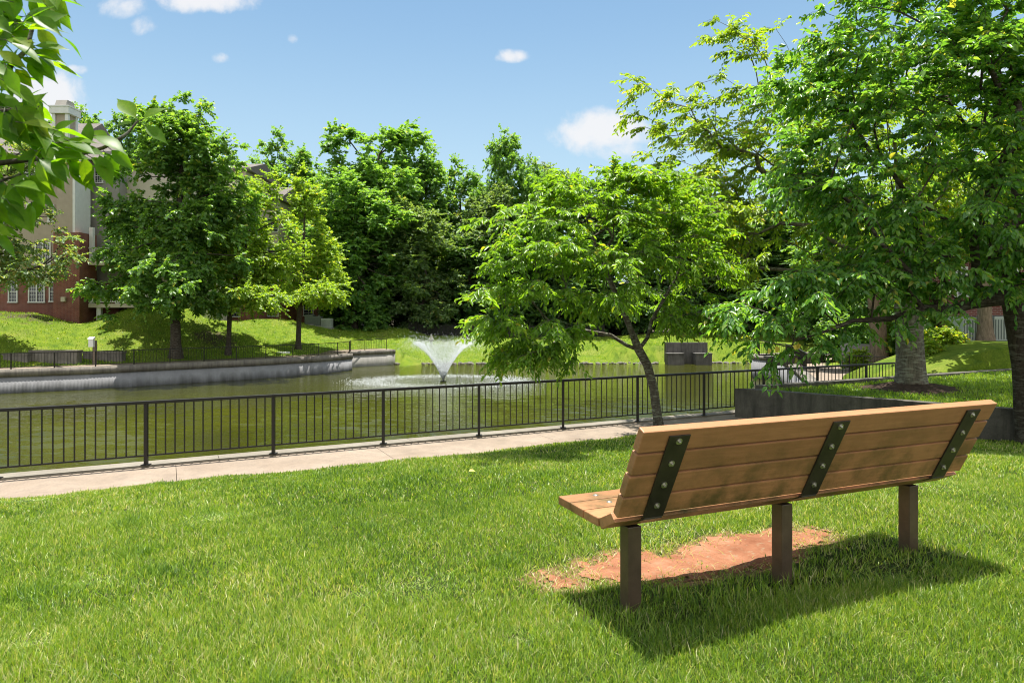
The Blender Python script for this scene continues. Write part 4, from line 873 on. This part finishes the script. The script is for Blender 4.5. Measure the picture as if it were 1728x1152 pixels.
us = [(575, 515, 74, 38), (628, 510, 78, 42), (690, 500, 80, 42), (745, 510, 77, 34), (800, 505, 77, 44), (860, 520, 76, 44), (930, 520, 75, 50), (1000, 520, 76, 50), (1070, 515, 76, 50), (1150, 510, 76, 52), (1230, 505, 77, 55), (1310, 510, 74, 55), (1390, 530, 64, 50), (1450, 520, 60, 48)]
nm = ['left of the hillside railing end', 'at the foot of the hillside', 'under the tallest crown', 'left of the pale cottage', 'just right of the fountain spray', 'left under the leaning cherry', 'behind the cherry left sprays', 'behind the cherry centre', 'behind the cherry trunk', 'left of the outlet block', 'above the outlet block', 'behind the terrace wall', 'behind the terrace railing', 'left of the thick grey trunk']
for (px, py, Y, r), q in zip(us, nm): bush('dark understory bush at the wood edge, '+q, px, py, Y, r*1.15, r*.9, M['leaf_dark'], 90, .34, 'dark bushes at the wood edge')
bush('rounded yellow green bush beside the pale air conditioner', 1590, 575, 25, 34, 22, M['leaf_yellow'], 110, .10, 'garden bushes on the right mound', tint=.7)
bush('yellow green bush right of the thick grey trunk', 1566, 590, 23.5, 22, 16, M['leaf_yellow'], 80, .09, 'garden bushes on the right mound', tint=.6)
bush('small light bush at the terrace railing', 1452, 605, 36, 22, 18, M['leaf_yellow'], 60, .14, 'garden bushes on the right mound', tint=.6)
bush('tall light bush around the tan trunk', 1500, 545, 38, 42, 50, M['leaf_yellow'], 120, .16, 'garden bushes on the right mound', tint=.45)
bush('dark bush right of the yellow green bushes', 1640, 560, 30, 20, 20, M['leaf_maple'], 60, .12, 'garden bushes on the right mound')
bush('tall dark green bush left of the right brick wall', 1560, 530, 30, 42, 50, M['leaf_maple'], 170, .16, 'garden bushes on the right mound', tint=.5)
bush('broad green bush behind the terrace railing', 1430, 565, 42, 60, 40, M['leaf_maple'], 170, .2, 'garden bushes on the right mound', tint=.45)
bush('green bush right of the rounded concrete wall', 1540, 575, 36, 40, 32, M['leaf_maple'], 120, .16, 'garden bushes on the right mound', tint=.55)
# tan trunk beyond the terrace
b = at(1484, 620, 37); b[2] = tz(b[0], 37)
tree('shade_tree', 'tan barked tree beyond the terrace railing', 'tree', b, [b, at(1483, 590, 37), at(1481, 550, 37), at(1478, 500, 37), at(1470, 430, 37)], .42, [L3(1470, 380, 90, 70, 37), L3(1400, 440, 70, 50, 37), L3(1550, 430, 80, 50, 37)], 150, 6, 9, .7, .25, .8, M['leaf_maple'], M['bark_tan'], .4, None, .015, False, .5, .6, .6, 2, .5, .7, .7, 1.0, .35, .02)
b = at(1663, 585, 27); b[2] = tz(b[0], 27)
tree('shade_tree', 'pale trunked tree in front of the right brick wall', 'tree', b, [b, at(1662, 540, 27), at(1660, 480, 27), at(1655, 400, 27)], .24, [L3(1650, 340, 100, 60, 27), L3(1600, 300, 70, 50, 27), L3(1720, 320, 80, 60, 27), L3(1640, 390, 120, 45, 23.5), L3(1570, 400, 80, 40, 24), L3(1710, 420, 90, 35, 22), L3(1600, 350, 110, 50, 21)], 260, 6, 9, .55, .2, .8, M['leaf_maple'], M['bark_tan'], .4, None, .012, False, .5, .6, .7, 4, .5, .7, .7, 1.0, .35, .02)

# foreground branch: a cherry standing just left of the camera
near = empty('cherry_tree', (-3.1, 1.5, 0)); tag(near, 'cherry branch with large leaves hanging into the top left corner', 'tree')
def w2(px, py, Y): return at(px, py, Y)-np.array([-3.1, 1.5, 0])
trunkp = np.array([(0, 0, -.3), (0, 0, .6), (.05, .02, 1.4), (.1, .05, 2.2)])
br1 = np.array([(.07, .03, 1.75), w2(-260, 300, 1.55), w2(-80, 285, 1.6), w2(60, 268, 1.62), w2(130, 262, 1.62), w2(180, 248, 1.64), w2(215, 225, 1.66), w2(232, 205, 1.68)])
br2 = np.array([(.09, .04, 2.0), w2(-250, 200, 1.5), w2(-70, 150, 1.6), w2(10, 118, 1.65), w2(45, 85, 1.68), w2(62, 20, 1.7), w2(70, -40, 1.7)])
br3 = np.array([(.06, .02, 1.6), w2(-260, 360, 1.5), w2(-60, 325, 1.6), w2(0, 306, 1.62), w2(40, 292, 1.64)])
br4 = np.array([br2[2], w2(0, 30, 1.75), w2(40, -30, 1.8)]); br5 = np.array([br2[1], w2(-60, 190, 1.5), w2(30, 185, 1.56), w2(75, 230, 1.58)])
def dens(P, n=24):
    t = np.linspace(0, 1, len(P)); tt = np.linspace(0, 1, n); return np.stack([np.interp(tt, t, P[:, i]) for i in range(3)], 1)
chains = [(trunkp, np.array([.13, .11, .09, .06]), 10)]+[(dens(b_), np.linspace(r_, .0022, 24), 6) for b_, r_ in ((br1, .009), (br2, .011), (br3, .008), (br4, .005), (br5, .006))]
Pn, An, Nn_ = [], [], []
def put(px, py, Y, dx, dy, dd, tilt=(0, 0, 1)):
    p = w2(px, py, Y); Pn.append(p); An.append((dx, dd, -dy)); Nn_.append(tilt)
# hand placed leaves that read in the photograph (pixel of the stalk, direction on the picture)
for a_ in [(234, 205, 1.68, -.6, -.7, .1), (232, 207, 1.68, -1, .05, .1), (236, 205, 1.68, .5, -.5, .2), (237, 207, 1.68, .8, .55, 0), (190, 240, 1.65, -1, -.45, .2), (205, 240, 1.65, .1, .9, .1), (172, 250, 1.64, .6, 1, .1), (182, 248, 1.64, .85, .7, -.1), (165, 255, 1.63, .5, 1, -.2), (150, 258, 1.63, -.1, -1, .1), (145, 260, 1.63, .7, .5, .3),
           (150, 256, 1.63, -.9, -.35, -.1), (112, 264, 1.62, .7, .9, .1), (100, 266, 1.62, -.2, 1, -.1), (118, 262, 1.62, -.8, -.5, .1), (82, 232, 1.58, .7, -.6, .1), (80, 232, 1.58, -.9, -.2, .1), (78, 228, 1.58, .9, .35, .1), (76, 235, 1.58, -.4, .9, .2), (60, 268, 1.62, .9, .9, 0), (40, 292, 1.64, .95, .6, 0), (38, 293, 1.64, .6, 1, .1), (30, 292, 1.63, .2, 1, 0), (20, 298, 1.62, .9, .7, .1), (5, 305, 1.62, .5, .9, .1),
           (48, 82, 1.68, 1, .3, 0), (46, 88, 1.68, .9, .9, .1), (44, 92, 1.68, .5, 1, .1), (50, 78, 1.68, .8, -.1, .1), (58, 40, 1.7, .7, .9, .1), (60, 30, 1.7, -.9, .4, .1), (66, 0, 1.7, .7, .9, 0), (70, -20, 1.7, 1, 1, 0), (75, -40, 1.7, 1.2, .9, 0), (30, 100, 1.67, -.7, .8, .1), (20, 110, 1.67, .7, .8, .1), (10, 118, 1.66, .2, 1, 0), (0, 30, 1.75, .9, .35, 0), (-5, 20, 1.74, .6, .9, .1), (10, 180, 1.55, .9, .3, 0), (30, 185, 1.56, .8, .7, 0), (0, 180, 1.54, .5, 1, 0), (60, 215, 1.58, .9, .2, .1), (40, 190, 1.56, .6, -.8, .2), (-10, 150, 1.6, .8, .7, .1), (-20, 160, 1.6, .6, 1, 0), (-30, 100, 1.6, .9, .5, 0), (-10, 60, 1.7, .9, .1, .1), (0, 330, 1.6, .9, .8, 0), (10, 335, 1.6, .6, .9, .1), (-20, 330, 1.6, .7, .8, 0), (-15, 345, 1.6, .3, 1, 0)]:
    put(*a_[:6], (random.gauss(0, .35), -.75+random.gauss(0, .25), .75))
for b_, lo in ((br1, 5), (br2, 4), (br3, 4), (br4, 2), (br5, 3)):
    D_ = dens(b_, 60)[12:]
    for p in D_[::2]:
        if p[0] > 2.1: continue
        for _ in range(1 if p[0] > 1.55 else 3):
            Pn.append(p+np.array([random.gauss(0, .03) for _ in range(3)])); An.append((random.gauss(.3, .6), random.gauss(0, .6), random.gauss(-.45, .35))); Nn_.append((random.gauss(0, .4), -.3+random.gauss(0, .4), 1))
for _ in range(90):
    if random.random() < .62: px, py = random.uniform(-60, 70), random.uniform(-20, 250); px = min(px, 60-.10*py+random.uniform(-10, 10))
    elif random.random() < .5: px, py = random.uniform(-60, 120), random.uniform(225, 275)
    else: px, py = random.uniform(-60, 40), random.uniform(290, 385)
    put(px, py, random.uniform(1.5, 1.75), random.gauss(.75, .4), random.gauss(.3, .42), random.gauss(0, .25), (random.gauss(0, .35), -.7+random.gauss(0, .3), .8))
Pn, An, Nn_ = np.array(Pn), unit(np.array(An)), np.array(Nn_)
# finer leaves: curved midrib, seven stations
Sd = unit(np.cross(An, Nn_)); Nn2 = np.cross(Sd, An); nL = len(Pn); Ls = rng.uniform(.056, .094, nL); Wl = Ls*rng.uniform(.42, .52, nL); st = np.linspace(0, 1, 9); wp = np.array([.02, .42, .80, .99, .97, .78, .46, .15, .0])*.5
V = []; bend = rng.uniform(.06, .28, nL); fold = rng.uniform(.12, .4, nL)
for j in range(9):
    mid = Pn+An*(.012+Ls*st[j])[:, None]-Nn2*(Ls*bend*st[j]**2)[:, None]; h = (Wl*wp[j]*fold)[:, None]*Nn2; wv_ = (Wl*wp[j])[:, None]*Sd
    V += [mid-wv_+h, mid, mid+wv_+h]
V = np.stack(V, 1).reshape(-1, 3); o = (np.arange(nL)*27)[:, None]; Qs = []
for j in range(8):
    for s_ in range(2): Qs.append(o+np.array([[j*3+s_, j*3+s_+1, j*3+s_+4, j*3+s_+3]]))
link('leaves', np_mesh('leaves', V, [np.concatenate(Qs)], True, {'tint': np.repeat(np.clip(rng.normal(.5, .24, nL), 0, .97), 27), 'along': np.tile(np.repeat(st, 3), nL), 'across': np.tile(np.array([1., 0, 1.]*9), nL)}), M['leaf_near'], near)
chains += [(np.stack([Pn[i], Pn[i]+An[i]*.016]), np.array([.0011, .0009]), 4) for i in range(nL)]
Vb, Qb = tubes(chains); link('branch', np_mesh('branch', Vb, [Qb], True), M['bark_cherry'], near)

# ------------------------------------------------------------------ buildings
def window(parent, x0, x1, y, z0, z1, cols=1, grid_=(3, 4), facing='y', blind=False, double=False):
    """glass with a white frame and glazing bars, on a wall facing the camera (y = wall face)"""
    g = MB().box(x0+.06, x1-.06, y-.02, y+.05, z0+.06, z1-.06).build('window', M['blind'] if blind else M['glass'], parent)
    f = MB(); t = .09
    f.box(x0-.03, x1+.03, y-.09, y-.002, z1-t+.04, z1+.05); f.box(x0-.06, x1+.06, y-.12, y-.002, z0-.04, z0+t-.03); f.box(x0-.03, x0+t-.02, y-.088, y-.003, z0+t-.03, z1-t+.04); f.box(x1-t+.02, x1+.03, y-.088, y-.003, z0+t-.03, z1-t+.04)
    zm = (z0+z1)/2; units = [(x0+.07, x1-.07)] if not double else [(x0+.07, (x0+x1)/2-.05), ((x0+x1)/2+.05, x1-.07)]
    if double: f.box((x0+x1)/2-.05, (x0+x1)/2+.05, y-.086, y-.021, z0+t-.03, z1-t+.04)
    for a, b in units:
        f.box(a, b, y-.075, y-.021, zm-.03, zm+.03)
        for i in range(1, grid_[0]): xx = a+(b-a)*i/grid_[0]; f.box(xx-.012, xx+.012, y-.045, y-.021, z0+t-.03, z1-t+.04)
        for i in range(1, grid_[1]):
            if abs(i-grid_[1]/2) < .01: continue
            zz = z0+(z1-z0)*i/grid_[1]; f.box(a, b, y-.046, y-.021, zz-.012, zz+.012)
    f.build('window_frame', M['trim'], g); return g
def px_x(px, Y): return (px-CX)/F*Y
def px_z(py, Y): return CAMZ-(py-HY)/F*Y
ap = empty('apartment_building'); tag(ap, 'four storey brick and tan siding apartment block with a tall chimney, behind the left trees', 'building')
YA, YT = 55.0, 52.8
xA0, xA1 = px_x(-150, YA), px_x(118, YA)
zb = -1.2; zB1 = px_z(468, YA); zE = px_z(262, YA)
MB().box(xA0, xA1, YA, YA+12, zb, zB1).build('brick_wall', M['brick'], ap)
MB().box(xA0, xA1+.4, YA+.03, YA+12.02, zB1+.22, zE).build('siding_wall', M['tan'], ap)
MB().box(xA0-.05, xA1+.05, YA-.08, YA+11.9, zB1, zB1+.22).build('trim_band', M['trim'], ap)
# tower and chimney
xT0, xT1 = px_x(90, YT), px_x(134, YT)
MB().box(xT0, xT1, YT, YA-.01, zb, px_z(392, YT)).build('brick_wall', M['brick'], ap)
MB().box(xT0+.1, px_x(119, YT), YT+.3, YA+.02, px_z(392, YT), px_z(270, YT)).build('siding_wall', M['tan'], ap)
MB().box(px_x(119, YT), px_x(123, YT), YT+.25, YA, px_z(392, YT), px_z(262, YT)).build('corner_trim', M['trim'], ap)
ch = MB().box(px_x(91, YT), px_x(113, YT), YT+.05, YT+1.05, px_z(275, YT), px_z(192, YT)).build('chimney', M['tan'], ap)
c = MB(); xa, xb = px_x(91, YT), px_x(113, YT)
for xx in (xa, xb): c.box(xx-.12, xx+.12, YT-.07, YT+.17, px_z(275, YT), px_z(192, YT)); c.box(xx-.12, xx+.12, YT+.93, YT+1.17, px_z(275, YT), px_z(192, YT))
c.box(xa-.25, xb+.25, YT-.2, YT+1.3, px_z(192, YT), px_z(181, YT)).box(xa-.3, xb+.3, YT-.25, YT+1.35, px_z(181, YT), px_z(179, YT)).build('chimney_trim', M['trim'], ch)
MB().prism([(YT-.1, px_z(179, YT)), (YT+1.1, px_z(179, YT)), (YT+.9, px_z(168, YT)), (YT+.15, px_z(168, YT))], xa+.1, xb-.05).build('chimney_cap', M['bluegrey'], ch)
# grey recessed wall right of the tower
xC1 = px_x(200, 55.6)
MB().box(xT1-.6, xC1, 55.6, 66, zb, px_z(478, 55.6)).build('brick_wall', M['brick'], ap)
MB().box(xA1+.41, xC1, 55.63, 66, px_z(478, 55.6), px_z(255, 55.6)).build('siding_wall', M['bluegrey'], ap)
# balcony bay
for k, (zt, zf_) in enumerate(((px_z(478, 56), px_z(512, 56)), (px_z(395, 56), px_z(443, 56)))):
    xb0, xb1 = px_x(158, 54.5), px_x(268, 54.5)
    b = MB().box(xb0, xb1, 53.8, 56.5, zf_-.35, zf_-.05).build('balcony', M['cream'], ap)
    r = MB(); r.box(xb0, xb1, 53.82, 53.88, zf_+.95, zf_+1.03); r.box(xb0, xb1, 53.83, 53.87, zf_+.06, zf_+.12)
    for i in range(40): xx = xb0+(xb1-xb0)*(i+.5)/40; r.box(xx-.02, xx+.02, 53.835, 53.865, zf_+.12, zf_+.95)
    r.build('balcony_railing', M['trim'], b)
    for xx in (xb0+.15, xb0+2.2, xb1-.2): MB().box(xx-.14, xx+.14, 53.9, 54.2, zf_-.05, zt+.3).build('balcony_column', M['trim'], b)
    MB().box(px_x(188, 56.5), px_x(212, 56.5), 56.7, 56.8, zf_, zf_+2.2).build('balcony_door', M['glass'], ap)
MB().box(px_x(158, 54.5), px_x(275, 54.5), 56.85, 67, zb, px_z(300, 56)).build('siding_wall', M['cream'], ap)
MB().box(px_x(164, 54), px_x(171, 54), 53.9, 54.2, zb, px_z(512, 56)-.35).build('balcony_column', M['trim'], ap)
# roof
zr = px_z(228, YA)
MB().prism([(YA-.7, zE), (YA+6, zE+4.2), (YA+12.7, zE), (YA+12.5, zE-.25), (YA-.7, zE-.25)], xA0-.6, xA1-1.0).build('roof', M['roof'], ap)
rf = bmesh.new(); vs = [(xA1-1.2, YA-.4, zE-.2), (px_x(235, 54.9), YA-.4, zE-.6), (px_x(235, 66), 66, zE-.6), (xA1-1.2, 66, zE-.2), (xA1-1.2, YA+5, zE+3.4), (px_x(160, 60), YA+5, zE+2.9)]
vv = [rf.verts.new(p) for p in vs]; [rf.faces.new([vv[i] for i in f]) for f in ((0, 1, 5, 4), (1, 2, 5), (2, 3, 4, 5), (0, 4, 3), (0, 3, 2, 1))]
me = bpy.data.meshes.new('roof'); rf.to_mesh(me); rf.free(); link('roof', me, M['roof'], ap)
for (a, b, t, bt, Y, dbl, gr) in [(15, 30, 474, 510, YA, False, (3, 6)), (49, 76, 473, 510, YA, True, (3, 6)), (84, 93, 475, 509, YA, False, (2, 6)), (-30, -5, 473, 510, YA, True, (3, 6)),
                                  (46, 66, 343, 378, YA+.03, True, (3, 6)), (82, 92, 346, 374, YA+.03, False, (2, 6)), (0, 26, 343, 378, YA+.03, True, (3, 6)), (8, 26, 412, 447, YA+.03, False, (3, 6)), (60, 86, 410, 446, YA+.03, True, (3, 6)), (40, 60, 280, 315, YA+.03, True, (3, 6)),
                                  (136, 153, 484, 508, 55.6, False, (3, 6)), (134, 153, 408, 441, 55.63, False, (3, 6)), (131, 151, 333, 369, 55.63, False, (3, 6)), (160, 174, 285, 309, 55.63, False, (3, 6))]:
    window(ap, px_x(a, Y), px_x(b, Y), Y, px_z(bt, Y), px_z(t, Y), 1, gr, 'y', False, dbl)
MB().box(px_x(105, YT), px_x(112, YT), YT-.2, YT-.001, px_z(509, YT), px_z(501, YT), .02).build('vent_box', M['cream'], ap)
# stepped rear blocks further right
ap2 = empty('apartment_building'); tag(ap2, 'further apartment block with grey gabled roofs, showing between the hillside trees', 'building')
for Y, a, b, eave, ridge in ((68, 255, 415, 285, 262), (74, 395, 470, 335, 305), (82, 455, 560, 358, 335)):
    x0_, x1_ = px_x(a, Y), px_x(b, Y); ze = px_z(eave, Y); zm = px_z(470, Y)
    MB().box(x0_, x1_, Y, Y+8, -1, zm).build('brick_wall', M['brick'], ap2); MB().box(x0_, x1_, Y+.02, Y+8.02, zm, ze).build('siding_wall', M['cream'], ap2)
    MB().prism([(Y-.6, ze), (Y+4, px_z(ridge, Y)), (Y+8.6, ze), (Y+8.5, ze-.2), (Y-.6, ze-.2)], x0_-.5, x1_+.5).build('roof', M['roof'], ap2)
    for i in range(4):
        xx = x0_+(x1_-x0_)*(i+.5)/4
        for zz in (.9, 4.0, 7.0, 10.0):
            if zz+1.6 < ze: window(ap2, xx-.6, xx+.6, Y, zz, zz+1.5, 1, (2, 4))
    MB().box(x1_-.35, x1_+.05, Y-.05, Y+.3, -1, zm-.3).build('brick_pier', M['brick'], ap2)
Yg = 71; gz = px_z(330, Yg)
MB().prism([(-2.2, 0), (2.2, 0), (0, 2.1)], 0, 1.0, 0, Matrix.Translation((px_x(408, Yg), Yg+1, gz)) @ Matrix.Rotation(math.pi/2, 4, 'Z')).build('gable', M['trim'], ap2)
# right brick building
rb = empty('brick_building'); tag(rb, 'dark red brick building at the right, behind the large dark tree', 'building')
Y = 28.6; x0_ = px_x(1600, Y)
MB().box(x0_, x0_+16, Y, Y+2.8, -1.6, 6.5).build('brick_wall', M['brick2'], rb); MB().box(x0_-.3, x0_+16.3, Y-.35, Y+3.1, 6.5, 6.8).build('eave_trim', M['trim'], rb)
MB().prism([(Y-.4, 6.8), (Y+1.4, 8.2), (Y+3.2, 6.8)], x0_-.3, x0_+16.3).build('roof', M['roof'], rb)
for a, b in ((1612, 1630), (1690, 1716), (1760, 1786)): window(rb, px_x(a, Y), px_x(b, Y), Y, px_z(500, Y), px_z(452, Y), 1, (2, 4)); window(rb, px_x(a, Y), px_x(b, Y), Y, px_z(400, Y), px_z(350, Y), 1, (2, 4))
pw = MB().box(px_x(1546, 26), px_x(1562, 26), 26, 26.5, -1.2, px_z(548, 26), .02).build('low_wall', M['pale']); tag(pw, 'small pale concrete pier just right of the thick grey trunk', 'pier')
# air conditioners
def ac(loc, label, group, w=.95, h=.95, mat='ac'):
    o = empty('air_conditioner', loc); tag(o, label, 'air conditioner', group)
    MB().box(-w/2, w/2, -w/2, w/2, .06, h, .03).build('cabinet', M[mat], o)
    g = MB()
    for i in range(9): x_ = -w/2+w*(i+.5)/9; g.box(x_-.02, x_+.02, -w/2-.012, -w/2+.004, .15, h-.12)
    g.build('grille', M['acgrille'], o); MB().box(-w/2-.06, w/2+.06, -w/2-.06, w/2+.06, -.3, .06).build('base_pad', M['pale'], o)
    c = MB(); c.cyl((0, 0, h), (0, 0, h+.03), w*.4, None, 18); c.build('fan_guard', M['acgrille'], o)
g_ = 'air conditioners by the right brick wall'
Y = 27.6
for px, l in ((1632, 'pale green air conditioner left of the pale trunk by the right brick wall'), (1684, 'pale green air conditioner right of the pale trunk by the right brick wall')):
    X = px_x(px, Y); ac((X, Y, tz(X, Y)), l, g_, 1.0, 1.05)
Y = 70; 
for px, l in ((523, 'dark air conditioner at the left end of the row on the hillside'), (536, 'dark air conditioner in the middle of the row on the hillside'), (552, 'grey air conditioner at the right end of the row on the hillside')):
    X = px_x(px, Y); ac((X, Y, tz(X, Y)), l, 'air conditioners on the far hillside', .85 if px < 550 else 1.0, 1.0, 'acgrille' if px < 550 else 'ac')
# cottage and fence in the wood
ct = empty('cottage'); tag(ct, 'pale cottage glimpsed behind the wood and the dark fence', 'building')
Y = 84; x0_ = px_x(688, Y)
MB().box(x0_, x0_+6.4, Y, Y+6, -2, 2.2).build('siding_wall', M['cream'], ct); MB().prism([(Y-.5, 2.2), (Y+3, 4.2), (Y+6.5, 2.2)], x0_-.4, x0_+6.8).build('roof', M['roof'], ct)
for i in range(2): window(ct, x0_+1.2+i*2.7, x0_+2.5+i*2.7, Y, -.6, .9, 1, (2, 2))
fe = empty('wooden_fence'); tag(fe, 'dark plank fence along the top of the far bank under the wood', 'fence')
Yf = 73.5
for i in range(22):
    X = px_x(690, Yf)+i*1.0; z = tz(X, Yf)
    MB().box(X-.06, X+.06, Yf-.06, Yf+.06, z-.3, z+1.35).build('fence_post', M['fence'], fe)
    if i < 21:
        pb = MB(); z2 = tz(X+1, Yf); zz = min(z, z2)
        for q in range(6): pb.box(X+.09+q*.14, X+.20+q*.14, Yf-.03, Yf-.005, zz-.02, zz+1.2)
        pb.build('fence_panel', M['fence'], fe)
# small things of the far shore
b = at(160, 590, 43.6); b[2] = tz(b[0], 43.6)
bx = empty('nest_box', b); tag(bx, 'pale nest box on a grey post beside the far railing', 'nest box')
MB().box(-.09, .09, -.09, .09, -.3, 1.55).build('post', M['wood'], bx); MB().box(-.24, .05, -.28, -.1, 1.15, 1.65).prism([(-.32, 1.65), (-.06, 1.65), (-.1, 1.78), (-.28, 1.72)], -.28, .09).build('box', M['white'], bx)
b = at(728, 582, 66.5); b[2] = tz(b[0], 66.5)
mk_ = empty('marker_post', b); tag(mk_, 'small pale grey ornament on a thin post, on the far bank behind the fountain', 'ornament')
MB().cyl((0, 0, -.2), (0, 0, .5), .04, .04, 8).build('post', M['wood'], mk_)
MB().cyl((0, 0, .45), (0, 0, .85), .05, .24, 10).cyl((0, 0, .85), (0, 0, 1.2), .24, .09, 10).cyl((0, 0, 1.2), (0, 0, 1.45), .07, .02, 8).build('ornament', M['pale'], mk_)
# low brick planter walls by the far path
for i, (a, b, Y, l) in enumerate(((5, 46, 43.2, 'left low brown planter wall by the far path'), (50, 130, 43.6, 'long low brown wall in the middle by the far path'), (140, 205, 45.2, 'low brown wall at the right end, nearest the thick maple trunk'))):
    w_ = empty('planter_wall'); tag(w_, l, 'wall', 'low walls by the far path'); z = -1.96
    MB().box(px_x(a, Y), px_x(b, Y), Y, Y+.5, z, z+(.62 if i != 1 else .8)).build('wall_face', M['coping'], w_); MB().box(px_x(a, Y)-.05, px_x(b, Y)+.05, Y-.05, Y+.55, z+(.62 if i != 1 else .8), z+(.72 if i != 1 else .9)).build('coping', M['coping'], w_)
# pale cover plate on the far lawn, fallen leaf
X, Y = px_x(487, 55), 55.0
o = MB().cyl((X, Y-1.2, tz(X, Y-1.2)-.1), (X, Y-1.2, tz(X, Y-1.2)+.05), .5, .48, 18).build('cover_plate', M['white']); tag(o, 'flat white cover plate on the far lawn below the slim tree', 'cover plate')
p = np.array([px_x(791, 7.6), 7.6]); z = float(lawn_z(p[0], p[1]))+.05
V, Q, ti = leaf_mesh(np.array([[p[0], p[1], z]]), np.array([[1, .2, .05]]), np.array([[0, -.3, 1.0]]), np.array([.075]), np.array([.05]), np.array([.9]))
tag(link('fallen_leaf', np_mesh('fallen_leaf', V, [Q]), M['yellow_leaf']), 'small yellow fallen leaf lying on the lawn', 'leaf')
